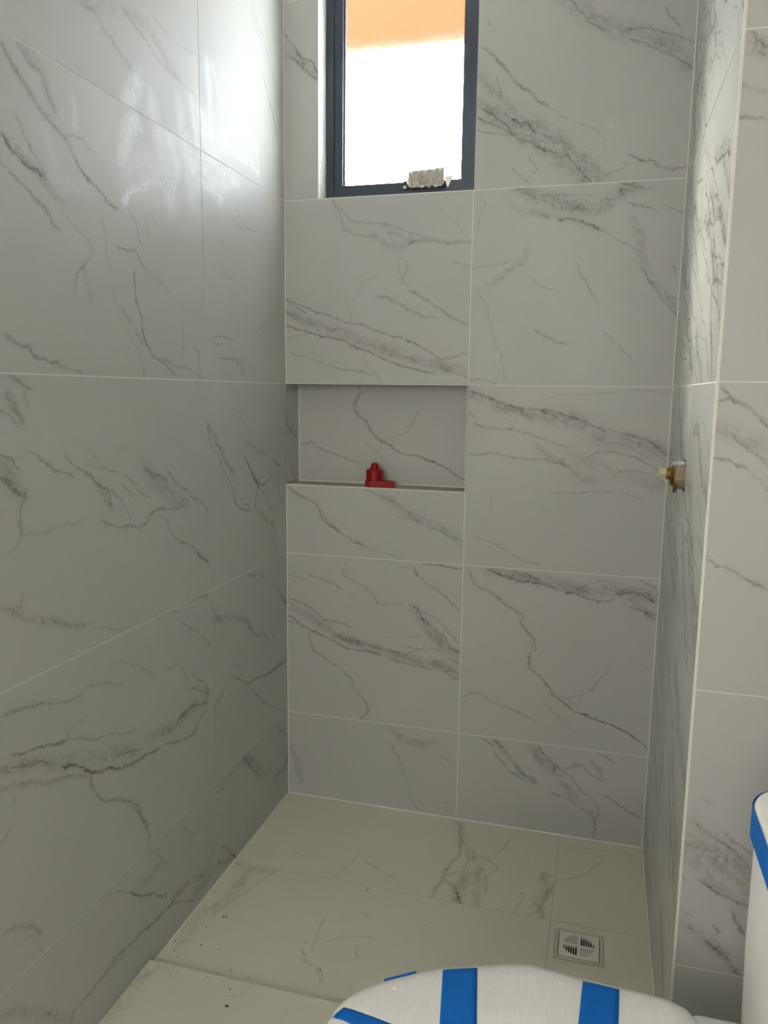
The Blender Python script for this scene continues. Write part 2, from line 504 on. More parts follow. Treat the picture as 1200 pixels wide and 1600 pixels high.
 'l_f0': '''b 30 0.5 -395,332 -311,266 -220,185
v 5 0.5 -377,324 -340,275 -252,182
v 6 0.55 -118,329 -61,276 -13,230
b 16 0.5 -15,155 -40,117 -122,117
v 6 0.6 -9,132 -40,117
v 5 0.5 -575,289 -530,290 -478,294 -424,302
v 4 0.5 -570,315 -521,307 -469,307
v 6 0.7 -537,104 -496,61 -471,28 -440,3
b 16 0.6 -565,56 -515,33 -453,13
b 12 0.3 -242,167 -155,191''',
 'l_n0': '''v 4 0.45 -1117,316 -1059,289 -1008,250
v 5 0.85 -1012,253 -972,220 -915,188 -855,138
v 6 0.75 -813,101 -878,107 -919,111 -988,123 -1035,122
v 5 0.65 -1035,122 -1079,132 -1122,125 -1171,119 -1218,119
v 4 0.45 -1036,100 -1088,122 -1147,117
v 4 0.65 -813,94 -757,63 -686,19
v 5 0.4 -1218,119 -1248,117 -1256,98
b 14 0.3 -870,251 -931,247 -1008,255
b 18 0.55 -590,107 -644,78 -755,108 -823,114
b 20 0.5 -578,64 -646,44 -722,46
v 5 0.3 -663,219 -712,240 -757,285
b 16 0.4 -1453,282 -1409,258 -1339,190 -1256,108
v 4 0.4 -937,322 -888,287 -829,213''',
 'g_a': '''v 4 0.45 324,-456 360,-377 385,-288
v 4 0.4 398,-330 475,-378 539,-409
v 4 0.4 324,-568 361,-502 434,-480
b 30 0.55 650,-19 695,-148 740,-228
v 7 0.75 663,-57 692,-187 665,-321 659,-389 650,-463
v 6 0.7 659,-339 721,-295 718,-216 747,-207
b 30 0.7 732,-301 722,-386 723,-471
v 6 0.65 671,-352 708,-390 735,-460
b 20 0.55 765,-256 770,-356 787,-460
v 6 0.7 724,-196 789,-213 824,-247 791,-300 800,-395
v 5 0.6 788,-204 822,-148 844,-73 852,-41
b 24 0.65 967,-239 982,-325 964,-392 979,-475
v 6 0.65 920,-464 959,-438 977,-373 994,-289
v 4 0.5 893,-458 913,-392
v 4 0.5 967,-239 1011,-251''',
 'g_b': '''v 4 0.5 375,-640 372,-696 390,-769
v 4 0.4 404,-733 431,-706 473,-693 530,-670
v 4 0.5 373,-805 409,-819 435,-829 454,-869
v 5 0.5 501,-724 513,-764 535,-763
v 4 0.4 462,-586 507,-594
b 26 0.55 12,-459 71,-489 66,-569 69,-632 41,-711
b 24 0.5 46,-484 109,-477 152,-459
v 5 0.5 152,-459 126,-529 97,-603 59,-706
v 5 0.35 -6,-623 55,-605 82,-543
b 30 0.35 21,-687 23,-765 33,-852
v 5 0.5 362,-772 390,-813 431,-826
v 4 0.45 425,-827 452,-882
v 5 0.35 519,-862 536,-879''',
 'g_c': '''v 5 0.55 1007,-260 1059,-237 1105,-180 1144,-125
b 14 0.3 1042,-63 1143,-51 1243,-49''',
 'h_a': '''b 40 0.45 52,-948 20,-996 18,-1086 15,-1142
v 5 0.35 254,-998 281,-983 301,-951
v 4 0.3 407,-1026 412,-1011''',
 'f_3': '''v 5 0.55 1284,2122 1293,2109 1303,2098 1313,2094
b 22 0.4 1274,2103 1298,2095 1314,2086
v 6 0.5 1273,1987 1287,1987 1302,1985 1322,1978
b 10 0.25 1273,2039 1303,2028 1319,2021''',
 'f_2': '''v 5 0.6 1281,1511 1296,1490 1321,1479 1343,1461 1364,1443
v 4 0.45 1272,1485 1293,1491 1307,1482 1325,1472
b 25 0.35 1275,1441 1311,1423 1367,1406
v 5 0.4 1304,1423 1337,1398 1371,1366
v 4 0.6 1273,1381 1297,1378 1326,1368
v 4 0.3 1326,1368 1348,1346 1374,1325
v 4 0.7 1261,1186 1279,1185 1294,1174 1316,1174 1335,1158 1356,1151 1388,1138''',
 'f_1': '''v 4 0.3 1303,698 1325,689
b 60 0.45 1280,615 1326,581 1375,544 1414,505
v 5 0.6 1347,631 1370,614 1404,591
v 5 0.5 1289,642 1323,622 1360,600 1403,553
v 5 0.7 1271,528 1283,518
v 5 0.6 1312,519 1339,499 1368,487 1405,478
v 6 0.75 1374,463 1386,444 1406,418
v 5 0.7 1342,420 1352,411
v 4 0.6 1280,448 1295,442
b 22 0.4 1285,419 1324,392 1363,366
v 7 0.7 1332,385 1363,366 1383,344 1406,323
b 30 0.35 1283,573 1321,538 1367,504''',
}

WARP_A, WARP_B, WARP_C = 0.013, 0.0085, 0.0034
_seed = [0]
def marble(name, key, ou, ov, w, h, extra=None, base=(0.50, 0.50, 0.475), rough=0.42, spec=0.32, vk=0.92):
    """material of one tile; (ou, ov) is the tile's corner on its wall, metres."""
    _seed[0] += 1
    sd = _seed[0]*7.31
    m, N, L, b = new_mat(name)
    def nn(t, **kw):
        n = N.new(t)
        for k, v in kw.items(): setattr(n, k, v)
        return n
    def math_(op, a, c=None, d=None, clamp=False):
        n = nn('ShaderNodeMath', operation=op); n.use_clamp = clamp
        for i, x in enumerate((a, c, d)):
            if x is None: continue
            if isinstance(x, (int, float)): n.inputs[i].default_value = x
            else: L.new(x, n.inputs[i])
        return n.outputs[0]
    def noise(vec, scale, detail=3, rough_=0.55):
        n = nn('ShaderNodeTexNoise'); n.inputs['Scale'].default_value = scale
        n.inputs['Detail'].default_value = detail; n.inputs['Roughness'].default_value = rough_
        L.new(vec, n.inputs['Vector']); return n
    tc = nn('ShaderNodeTexCoord')
    sx = nn('ShaderNodeSeparateXYZ'); L.new(tc.outputs['Object'], sx.inputs[0])
    cb = nn('ShaderNodeCombineXYZ'); L.new(sx.outputs['X'], cb.inputs[0]); L.new(sx.outputs['Z'], cb.inputs[1])
    cs = nn('ShaderNodeVectorMath', operation='ADD'); L.new(cb.outputs[0], cs.inputs[0]); cs.inputs[1].default_value = (sd, sd*0.37, sd*0.11)
    P, S = cb.outputs[0], cs.outputs[0]
    na, nb = noise(S, 13.0, 3), noise(S, 70.0, 3, 0.6)
    def warp(p, n, amp):
        s = nn('ShaderNodeVectorMath', operation='SUBTRACT'); L.new(n.outputs['Color'], s.inputs[0]); s.inputs[1].default_value = (.5, .5, .5)
        q = nn('ShaderNodeVectorMath', operation='SCALE'); L.new(s.outputs[0], q.inputs[0]); q.inputs['Scale'].default_value = amp*2
        r = nn('ShaderNodeVectorMath', operation='ADD'); L.new(p, r.inputs[0]); L.new(q.outputs[0], r.inputs[1])
        return r.outputs[0]
    nc = noise(S, 260.0, 2, 0.6)
    W = warp(warp(warp(P, na, WARP_A), nb, WARP_B), nc, WARP_C)
    vs = []
    if key:
        for ln in VEINS[key].split('\n'):
            t = ln.split()
            vs.append((t[0], float(t[1])/1000, float(t[2]), [tuple(int(q)/1000 for q in p.split(',')) for p in t[3:]]))
    vs += extra or []
    acc = {'v': None, 'b': None, 'h': None}
    bdir = [0.0, 0.0]
    for kd, wd, dk, pts in vs:
        pts = [(x-ou, y-ov) for x, y in pts]
        (x0, y0), (x1, y1) = pts[0], pts[-1]
        # lines that reach the tile's edge run on over it
        th = math.atan2(y1-y0, x1-x0); ln_ = math.hypot(x1-x0, y1-y0)
        ct, st = math.cos(th), math.sin(th)
        q = [((x-x0)*ct + (y-y0)*st, -(x-x0)*st + (y-y0)*ct) for x, y in pts]
        out = [q[0]]
        for s_, t_ in q[1:]:
            if s_ > out[-1][0] + 0.0015: out.append((s_, t_))
        if len(out) < 2: continue
        ln_ = out[-1][0] - out[0][0]
        if kd == 'b': c2, s2 = math.cos(2*th)*ln_, math.sin(2*th)*ln_; bdir[0] += c2; bdir[1] += s2
        ext = max(0.012, 1.2*wd if kd != 'v' else 0.012)
        s0, Ls = out[0][0]-ext, ln_ + 2*ext
        tmin, tmax = min(t for _, t in out), max(t for _, t in out)
        Wt = (tmax-tmin) + 0.02
        t0 = tmin - 0.01
        mp = nn('ShaderNodeMapping', vector_type='TEXTURE')
        mp.inputs['Location'].default_value = (x0 + s0*ct - t0*st, y0 + s0*st + t0*ct, 0)
        mp.inputs['Rotation'].default_value = (0, 0, th)
        mp.inputs['Scale'].default_value = (Ls, Wt, 1)
        L.new(W, mp.inputs['Vector'])
        sp = nn('ShaderNodeSeparateXYZ'); L.new(mp.outputs[0], sp.inputs[0])
        fc = nn('ShaderNodeFloatCurve'); cu = fc.mapping.curves[0]
        pn = [(0.0, (out[0][1]-t0)/Wt)] + [((s-s0)/Ls, (t-t0)/Wt) for s, t in out] + [(1.0, (out[-1][1]-t0)/Wt)]
        cu.points[0].location = pn[0]; cu.points[1].location = pn[-1]
        for p in pn[1:-1]: cu.points.new(*p)
        for p in cu.points: p.handle_type = 'AUTO_CLAMPED' if kd != 'v' else 'VECTOR'
        fc.mapping.update(); L.new(sp.outputs['X'], fc.inputs['Value'])
        d = math_('SUBTRACT', sp.outputs['Y'], fc.outputs[0]); d = math_('ABSOLUTE', d)
        mr = nn('ShaderNodeMapRange', interpolation_type='LINEAR' if kd == 'v' else 'SMOOTHSTEP')
        L.new(d, mr.inputs[0])
        mr.inputs[1].default_value = 0; mr.inputs[2].default_value = wd*(2.6 if kd == 'v' else 1.15)/Wt
        mr.inputs[3].default_value = 1; mr.inputs[4].default_value = 0
        v = mr.outputs[0]
        if kd == 'v': v = math_('POWER', v, 4.0)
        # fade in and out at the ends
        f0 = ext/Ls
        e1 = nn('ShaderNodeMapRange', interpolation_type='SMOOTHSTEP')
        pp = math_('PINGPONG', sp.outputs['X'], 0.5)
        L.new(pp, e1.inputs[0]); e1.inputs[1].default_value = 0; e1.inputs[2].default_value = min(0.49, f0*1.6); e1.inputs[4].default_value = dk
        inside = math_('COMPARE', sp.outputs['X'], 0.5, 0.5)
        v = math_('MULTIPLY', math_('MULTIPLY', v, e1.outputs[0]), inside)
        acc[kd] = v if acc[kd] is None else math_('MAXIMUM', acc[kd], v) if kd != 'b' else math_('MAXIMUM', acc[kd], v)
    # break-up of the lines, streaky mottling of the bands
    brk = nn('ShaderNodeMapRange'); L.new(noise(S, 24.0, 4, 0.7).outputs['Fac'], brk.inputs[0])
    brk.inputs[1].default_value = 0.30; brk.inputs[2].default_value = 0.66; brk.inputs[3].default_value = 0.38; brk.inputs[4].default_value = 1.30
    th = 0.5*math.atan2(bdir[1], bdir[0]) if (bdir[0] or bdir[1]) else -0.6
    mp = nn('ShaderNodeMapping', vector_type='TEXTURE'); mp.inputs['Rotation'].default_value = (0, 0, th); mp.inputs['Scale'].default_value = (3.2, 1, 1)
    L.new(warp(S, na, 0.03), mp.inputs['Vector'])
    nst = noise(mp.outputs[0], 42.0, 6, 0.68)
    ms = nn('ShaderNodeMapRange', interpolation_type='SMOOTHSTEP'); L.new(nst.outputs['Fac'], ms.inputs[0])
    ms.inputs[1].default_value = 0.36; ms.inputs[2].default_value = 0.66; ms.inputs[3].default_value = 0.16; ms.inputs[4].default_value = 0.95
    # fine threads inside the bands
    rd = math_('ABSOLUTE', math_('SUBTRACT', noise(warp(S, nb, 0.01), 17.0, 4, 0.6).outputs['Fac'], 0.5))
    mt = nn('ShaderNodeMapRange', interpolation_type='SMOOTHSTEP'); L.new(rd, mt.inputs[0])
    mt.inputs[1].default_value = 0.0; mt.inputs[2].default_value = 0.026; mt.inputs[3].default_value = 0.85; mt.inputs[4].default_value = 0.0
    k = None
    if acc['v'] is not None: k = math_('MULTIPLY', acc['v'], brk.outputs[0])
    if acc['b'] is not None:
        kb = math_('MULTIPLY', acc['b'], math_('ADD', ms.outputs[0], mt.outputs[0]))
        kb = math_('MULTIPLY', kb, 0.84)
        k = kb if k is None else math_('ADD', k, kb)
    # faint warm and cool clouding all over the tile
    cl = noise(S, 3.2, 4, 0.5)
    mx = nn('ShaderNodeMix', data_type='RGBA')
    L.new(cl.outputs['Fac'], mx.inputs['Factor'])
    mx.inputs['A'].default_value = (base[0]*0.955, base[1]*0.965, base[2]*0.965, 1)
    mx.inputs['B'].default_value = (base[0]*1.045, base[1]*1.03, base[2]*1.02, 1)
    c = mx.outputs['Result']
    if k is not None:
        kk = math_('MULTIPLY', k, vk, clamp=True)
        mv = nn('ShaderNodeMix', data_type='RGBA'); L.new(kk, mv.inputs['Factor']); L.new(c, mv.inputs['A'])
        mv.inputs['B'].default_value = (0.085, 0.072, 0.052, 1)
        c = mv.outputs['Result']
    rg = nn('ShaderNodeMapRange'); L.new(noise(S, 5.0, 3).outputs['Fac'], rg.inputs[0])
    rg.inputs[1].default_value = .3; rg.inputs[2].default_value = .7
    rg.inputs[3].default_value = rough*0.88; rg.inputs[4].default_value = rough*1.12
    r = rg.outputs[0]
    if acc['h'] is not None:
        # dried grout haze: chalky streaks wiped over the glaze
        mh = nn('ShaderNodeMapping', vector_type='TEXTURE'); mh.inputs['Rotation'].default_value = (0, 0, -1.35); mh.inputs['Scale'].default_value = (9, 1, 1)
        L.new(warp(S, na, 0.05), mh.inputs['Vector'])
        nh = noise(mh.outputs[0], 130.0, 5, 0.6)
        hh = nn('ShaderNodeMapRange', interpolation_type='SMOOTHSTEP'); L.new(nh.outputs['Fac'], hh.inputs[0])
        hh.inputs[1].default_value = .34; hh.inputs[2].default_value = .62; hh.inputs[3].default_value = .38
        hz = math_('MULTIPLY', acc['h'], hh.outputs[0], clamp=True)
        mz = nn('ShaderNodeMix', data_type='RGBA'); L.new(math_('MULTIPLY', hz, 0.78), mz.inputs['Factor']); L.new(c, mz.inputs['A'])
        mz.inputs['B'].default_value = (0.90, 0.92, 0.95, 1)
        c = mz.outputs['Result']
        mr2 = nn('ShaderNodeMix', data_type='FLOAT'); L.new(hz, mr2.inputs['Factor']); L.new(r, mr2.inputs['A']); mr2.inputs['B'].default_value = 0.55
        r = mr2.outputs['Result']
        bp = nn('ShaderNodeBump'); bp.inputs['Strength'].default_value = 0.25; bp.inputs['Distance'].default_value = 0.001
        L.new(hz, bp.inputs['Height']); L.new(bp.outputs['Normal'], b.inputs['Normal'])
    L.new(c, b.inputs['Base Color']); L.new(r, b.inputs['Roughness'])
    b.inputs['Specular IOR Level'].default_value = spec
    return m

def random_veins(seed, u0, v0, w, h, n=7, slope=-0.6):
    """a marble course for tiles whose veins cannot be read in the photograph"""
    rnd = random.Random(seed); out = []
    for i in range(n):
        a = slope + rnd.uniform(-.25, .25)
        x, y = u0 + rnd.uniform(-.1, w*0.7), v0 + rnd.uniform(.2, 1.0)*h
        pts = [(x, y)]
        for k in range(rnd.randint(4, 9)):
            a2 = a + rnd.uniform(-.5, .5)
            s = rnd.uniform(.03, .08)
            x += s*math.cos(a2); y += s*math.sin(a2); pts.append((x, y))
        out.append(('v', rnd.uniform(.003, .006), rnd.uniform(.35, .8), pts))
        if i % 3 == 0: out.append(('b', rnd.uniform(.02, .045), rnd.uniform(.35, .5), [(px, py+.01) for px, py in pts]))
    return out

grout = plain('pale_grout', (0.76, 0.75, 0.70), 0.85, noise=.08, scale=200)
mortar = plain('grey_mortar', (0.42, 0.40, 0.37), 0.95, noise=.25, scale=60, bump=.6)
paint = plain('white_wall_paint', (0.80, 0.79, 0.76), 0.7, noise=.01)
ceil_paint = plain('white_ceiling_paint', (0.84, 0.83, 0.81), 0.8, noise=.01)

TH = 0.008       # tile thickness
GAP = 0.0026     # joint width
def tile(parent, origin, axes, w, h, mat, hole=None, edge=(1, 1, 1, 1)):
    """tile with its corner at origin; axes: 'B' faces -y, 'L' faces +x, 'R' faces -x, 'G' faces up, 'D' faces down.
    edge: which of left, right, bottom, top leave room for half a joint."""
    g = GAP/2
    x0, x1, z0, z1 = g*edge[0], w-g*edge[1], g*edge[2], h-g*edge[3]
    bm = bmesh.new()
    if hole:
        a, b_, c, d = hole
        e = 0.0
        V = [[bm.verts.new((x, y, z)) for x, z in ((x0,z0),(x1,z0),(x1,z1),(x0,z1),(a,c),(b_,c),(b_,d),(a,d))] for y in (e, TH)]
        for k in range(4):
            j = (k+1) % 4
            bm.faces.new((V[0][k], V[0][j], V[0][4+j], V[0][4+k])); bm.faces.new((V[1][k], V[1][4+k], V[1][4+j], V[1][j]))
            bm.faces.new((V[0][k], V[1][k], V[1][j], V[0][j])); bm.faces.new((V[0][4+k], V[0][4+j], V[1][4+j], V[1][4+k]))
    else:
        box(bm, (x0, 0, z0), (x1, TH, z1))
    o = obj('tile', bm, mat, parent)
    o.location = origin
    o.rotation_euler = {'B': (0,0,0), 'L': (0,0,math.pi/2), 'R': (0,0,-math.pi/2), 'G': (-math.pi/2,0,0), 'D': (math.pi/2,0,0)}[axes]
    return o

XS, XR, YL, YN, YS = 0.6405, 1.2706, -0.573, -0.978, -0.945
Z = [0.0, 0.322, 0.922, 1.522, 2.128, 2.744, 3.05]
XE, YR, HT = 1.56, -3.60, 3.05
NICHE = (0.0, 0.6375, 1.171, 1.522, 0.12)
WIN = (0.120, 0.6405, 2.130, 2.92)
WD = 0.16
SH = 0.02

# ------------------------------------------------------------------ back wall with niche and window opening
T = TH
wall_back = boxes('wall_back', [
    ((-0.2, T, -0.1), (XR, 0.13+T, 1.171-T)),
    ((0.6375+T, T, 1.171-T), (XR, 0.13+T, 1.522+T)),
    ((-0.2, T, 1.522+T), (XR, 0.13+T, 2.130-T)),
    ((-0.2, 0.12+T, 1.171-T), (0.6375+T, 0.16+T, 1.522+T)),
    ((-0.2, T, 1.171-T), (-T, 0.12+T, 1.522+T)),
    ((-0.2, T, 2.130-T), (0.120-T, 0.13+T, HT+.1)),
    ((0.6405+T, T, 2.130-T), (XR, 0.13+T, HT+.1)),
    ((0.120-T, T, 2.92+T), (0.6405+T, 0.13+T, HT+.1)),
], mortar, kind='structure')

def wtile(parent, key, ax, u0, v0, u1, v1, hole=None, edge=(1,1,1,1), seed=None, off=None, **kw):
    w, h = u1-u0, v1-v0
    rv = kw.pop('rv', {})
    ex = random_veins(seed, u0, v0, w, h, **rv) if seed is not None else None
    if key in ('l_n0', 'l_n1', 'l_n2', 'l_n3', 'l_n4'):      # the near end of these tiles lies outside the photograph
        ex = []
        for kd, wd, dk, pts in random_veins(300+ord(key[3]), u0+.02, v0, .25, h, n=6, slope=-.9):
            pts = [p_ for p_ in pts if p_[0] < -1.49]
            if len(pts) > 2: ex.append((kd, wd, dk, pts))
    m = marble('marble_tile_'+(key or 'plain'), key, u0, v0, w, h, extra=ex, **kw)
    org = {'B': (u0, off or 0.0, v0), 'L': (off or 0.0, u0, v0), 'R': (off or XR, -u0, v0), 'G': (u0, v0, off or 0.0), 'D': (u0, v0, off or 0.0)}[ax]
    return tile(parent, org, ax, w, h, m, hole, edge)

E0 = (1, 1, 1, 1)
wtile(wall_back, 'b_l0', 'B', 0, Z[0], XS, Z[1])
wtile(wall_back, 'b_r0', 'B', XS, Z[0], XR, Z[1])
wtile(wall_back, 'b_l1', 'B', 0, Z[1], XS, Z[2])
wtile(wall_back, 'b_r1', 'B', XS, Z[1], XR, Z[2])
wtile(wall_back, 'b_l2', 'B', 0, Z[2], XS, 1.1685)
wtile(wall_back, 'b_r2', 'B', XS, Z[2], XR, Z[3])
wtile(wall_back, 'b_l3', 'B', 0, Z[3], XS, Z[4])
wtile(wall_back, 'b_r3', 'B', XS, Z[3], XR, Z[4])
wtile(wall_back, 'b_r4', 'B', XS, Z[4], XR, Z[5])
wtile(wall_back, None, 'B', XS, Z[5], XR, Z[6], seed=11)
wtile(wall_back, None, 'B', 0, Z[4], 0.120, Z[5], seed=12, rv=dict(n=2))
wtile(wall_back, None, 'B', 0, Z[5], 0.120, Z[6], seed=13, rv=dict(n=2))
wtile(wall_back, None, 'B', 0.120, 2.92, XS, Z[6])
# niche lining
wtile(wall_back, 'b_n', 'B', 0.0, 1.171, 0.6375, 1.522, off=0.12)
wtile(wall_back, None, 'L', 0.0, 1.171, 0.12, 1.522, seed=15, rv=dict(n=2))
tile(wall_back, (0.6375, 0.12, 1.171), 'R', 0.112, 0.351, bpy.data.materials['marble_tile_plain'])
shelf_mat = marble('marble_tile_shelf', None, 0, 0, .64, .12, extra=[('b', .03, .5, [(-.05, .06), (.2, .05), (.4, .07), (.7, .05)])], base=(0.42, 0.38, 0.31))
tile(wall_back, (0.0, 0.0085, 1.171), 'G', 0.6375, 0.1115, shelf_mat, edge=(1, 1, 0, 1))
boxes('shelf_edge_grout', [((0.0, 0.0002, 1.1675), (0.6375, 0.0085, 1.1709))], grout, wall_back)
tile(wall_back, (0.0, 0.12, 1.522), 'D', 0.6375, 0.112, bpy.data.materials['marble_tile_plain'])
# window reveals
tile(wall_back, (0.120, 0.008, 2.130), 'L', 0.132, 0.79, bpy.data.materials['marble_tile_plain'])
tile(wall_back, (0.6405, 0.14, 2.130), 'R', 0.132, 0.79, bpy.data.materials['marble_tile_plain'])
tile(wall_back, (0.120, 0.008, 2.130), 'G', 0.5205, 0.132, bpy.data.materials['marble_tile_plain'])
tile(wall_back, (0.120, 0.14, 2.92), 'D', 0.5205, 0.132, bpy.data.materials['marble_tile_plain'])

def joints(parent, ax, us, vs, plane, skip=()):
    """grout strips along the joints; us = [(u, v0, v1)], vs = [(v, u0, u1)]"""
    bm = bmesh.new(); g = GAP/2 + 0.0002
    d0, d1 = 0.0009, TH
    def add(u0, u1, v0, v1):
        if ax == 'B': box(bm, (u0, plane+d0, v0), (u1, plane+d1, v1))
        if ax == 'L': box(bm, (plane-d1, u0, v0), (plane-d0, u1, v1))
        if ax == 'R': box(bm, (plane+d0, u0, v0), (plane+d1, u1, v1))
        if ax == 'G': box(bm, (u0, v0, plane-d1), (u1, v1, plane-d0))
    for u, a, b in us: add(u-g, u+g, a, b)
    for v, a, b in vs: add(a, b, v-g, v+g)
    return obj('grout', bm, grout, parent)
joints(wall_back, 'B', [(XS, 0, 1.171), (XS+.0, 1.522, 2.130), (XS, 2.92, HT), (0.6375+.0015, 1.171, 1.522), (0.120, 2.130, HT)],
       [(Z[1], 0, XR), (Z[2], 0, XR), (Z[3]+.0004, 0, XR), (Z[4], 0, .12), (Z[4], XS, XR), (Z[4]+.0006, .12, XS), (Z[5], 0, .12), (Z[5], XS, XR), (2.92, .12, XS)], 0.0)

# ------------------------------------------------------------------ left wall
wall_left = boxes('wall_left', [((-0.2, -1.773, -0.1), (-T, T, HT+.1)), ((-0.2, YR-.1, -0.1), (-T, -2.973, HT+.1)),
    ((-0.2, -2.973, Z[5]), (-T, -1.773, HT+.1)), ((-0.2, -2.973, -0.1), (-T, -1.773, 0.0))], mortar, kind='structure')
cols = [(YL, 0.0), (-1.773, YL), (-2.973, -1.773), (YR, -2.973)]
keys = {(0, 0): 'l_f0', (0, 1): 'l_f1', (0, 2): 'l_f2', (0, 3): 'l_f3', (0, 4): 'l_f4',
        (1, 0): 'l_n0', (1, 1): 'l_n1', (1, 2): 'l_n2', (1, 3): 'l_n3', (1, 4): 'l_n4'}
for ci, (a, b) in enumerate(cols):
    for ri in range(6):
        if ci == 2 and ri < 5: continue      # the opening to the side room
        k = keys.get((ci, ri))
        wtile(wall_left, k, 'L', a, Z[ri], b, Z[ri+1], seed=None if k else 40+ci*7+ri, rough=0.47)
joints(wall_left, 'L', [(YL, 0, HT)], [(z, -1.773, 0) for z in Z[1:6]] + [(z, YR, -2.973) for z in Z[1:6]], 0.0)

# ------------------------------------------------------------------ right wall of the shower, and the wall beside it that faces the room
wall_right = boxes('wall_right', [
    ((XR+T, YN+T, -0.1), (XE+.2, 0.13+T, 1.262)), ((XR+T, YN+T, 1.340), (XE+.2, 0.13+T, HT+.1)),
    ((XR+T, YN+T, 1.262), (XE+.2, -0.545, 1.340)), ((XR+T, -0.463, 1.262), (XE+.2, 0.13+T, 1.340)),
    ((XR+0.09, -0.545, 1.262), (XE+.2, -0.463, 1.340)),
    ((XE+T, YR-.1, -0.1), (XE+.2, YN+T, HT+.1))], mortar, kind='structure')
YV = 0.55
for ri in range(6):
    hole = (0.463, 0.545, 1.262-Z[2], 1.340-Z[2]) if ri == 2 else None
    wtile(wall_right, None, 'R', 0.0, Z[ri], YV, Z[ri+1], hole=hole, seed=70+ri, rv=dict(n=24, slope=-.55), rough=0.21, spec=0.6)
    wtile(wall_right, None, 'R', YV, Z[ri], -YN, Z[ri+1], seed=80+ri, rv=dict(n=20, slope=-.55), rough=0.21, spec=0.6)
joints(wall_right, 'R', [(-YV, 0, HT)], [(z, YN, 0) for z in Z[1:6]], XR)
fk = {1: 'f_1', 2: 'f_2', 3: 'f_3'}
for ri in range(6):
    wtile(wall_right, fk.get(ri), 'B', XR, Z[ri], XE, Z[ri+1], off=YN, seed=None if ri in fk or ri == 0 else 90+ri, rv=dict(n=5))
joints(wall_right, 'B', [], [(z, XR, XE) for z in Z[1:6]], YN)
for ci, (a, b) in enumerate(((-YN, 2.178), (2.178, 3.378))):
    for ri in range(6):
        wtile(wall_right, None, 'R', a, Z[ri], b, Z[ri+1], off=XE, seed=100+ci*7+ri, rv=dict(n=5))
joints(wall_right, 'R', [(-2.178, 0, HT)], [(z, -3.378, YN) for z in Z[1:6]], XE)
# mitred corner bead with white grout
boxes('trim_1', [((XR-.0006, YN-.0006, 0.0), (XR+.0045, YN+.0025, HT))], grout, kind='structure')
# silicone/grout fillets in the inner corners
def fillet(name, a, b, d1, d2, r=0.0028):
    bm = bmesh.new(); a = Vector(a); b = Vector(b); d1 = Vector(d1)*r; d2 = Vector(d2)*r
    vs = [bm.verts.new(p) for p in (a, a+d1, a+d2, b, b+d1, b+d2)]
    for f in ((0,1,2),(3,5,4),(0,3,4,1),(1,4,5,2),(2,5,3,0)): bm.faces.new([vs[i] for i in f])
    return obj(name, bm, grout, kind='structure')
fillet('trim_2', (0, 0, 1.522), (0, 0, HT), (1,0,0), (0,-1,0), .0022)
fillet('trim_3', (0, 0, 0), (0, 0, 1.171), (1,0,0), (0,-1,0), .0022)
fillet('trim_4', (XR, 0, 0), (XR, 0, HT), (-1,0,0), (0,-1,0), .0020)
fillet('trim_5', (0, 0, 0), (XR, 0, 0), (0,-1,0), (0,0,1), .0026)
fillet('trim_6', (XR, YS, 0), (XR, 0, 0), (-1,0,0), (0,0,1), .002)
fillet('trim_7', (0, YS, 0), (0, 0, 0), (1,0,0), (0,0,1), .002)
fillet('trim_8', (0, .12, 1.171), (0, .12, 1.522), (1,0,0), (0,-1,0), .0022)
fillet('trim_9', (0, .12, 1.171), (.6375, .12, 1.171), (0,-1,0), (0,0,1), .003)

# ------------------------------------------------------------------ floor: sunken shower floor, main floor one tile thicker
DR = (1.016, 1.147, -0.610, -0.485)      # drain recess
bm = bmesh.new()
def slab_hole(bm, x0, x1, y0, y1, z0, z1, h):
    box(bm, (x0, y0, z0), (h[0], y1, z1)); box(bm, (h[1], y0, z0), (x1, y1, z1))
    box(bm, (h[0], y0, z0), (h[1], h[2], z1)); box(bm, (h[0], h[3], z0), (h[1], y1, z1))
slab_hole(bm, -0.1, XR+T, YS, 0.1, -0.12, -T, DR)
box(bm, (-0.1, YR-.1, -0.12), (XE+.1, YS, SH-T))
floor = obj('floor', bm, mortar, kind='structure')
XG = 1.000
fb = (0.67, 0.66, 0.555)
YG = -0.458
GG = dict(base=fb, rough=0.42, vk=0.62)
wtile(floor, 'g_a', 'G', 0, YG, XG, 0, **GG)
wtile(floor, 'g_b', 'G', 0, YS, XG, YG, **GG)
wtile(floor, 'g_c', 'G', XG, YG, XR, 0, **GG)
wtile(floor, None, 'G', XG, YS, XR, YG, hole=(DR[0]-XG, DR[1]-XG, DR[2]-YS, DR[3]-YS), **GG)
fg = plain('floor_grout', (0.52, 0.51, 0.44), 0.85, noise=.06, scale=200)
j = joints(floor, 'G', [(XG, YS, 0)], [(YG, 0, XR)], 0.0); j.data.materials[0] = fg
for i, (a, b, c, d) in enumerate(((0, 1.2, -1.545, YS), (1.2, XE, -1.545, YS), (0, 1.2, -2.145, -1.545), (1.2, XE, -2.145, -1.545),
                                  (0, 1.2, -2.745, -2.145), (1.2, XE, -2.745, -2.145), (0, 1.2, YR, -2.745), (1.2, XE, YR, -2.745))):
    wtile(floor, 'h_a' if i == 0 else None, 'G', a, c, b, d, off=SH, seed=None if i < 2 else 120+i, edge=(1, 1, 1, 0 if i < 2 else 1), **GG)
j = joints(floor, 'G', [(1.2, YR, YS)], [(-1.545, 0, XE), (-2.145, 0, XE), (-2.745, 0, XE)], SH); j.data.materials[0] = fg

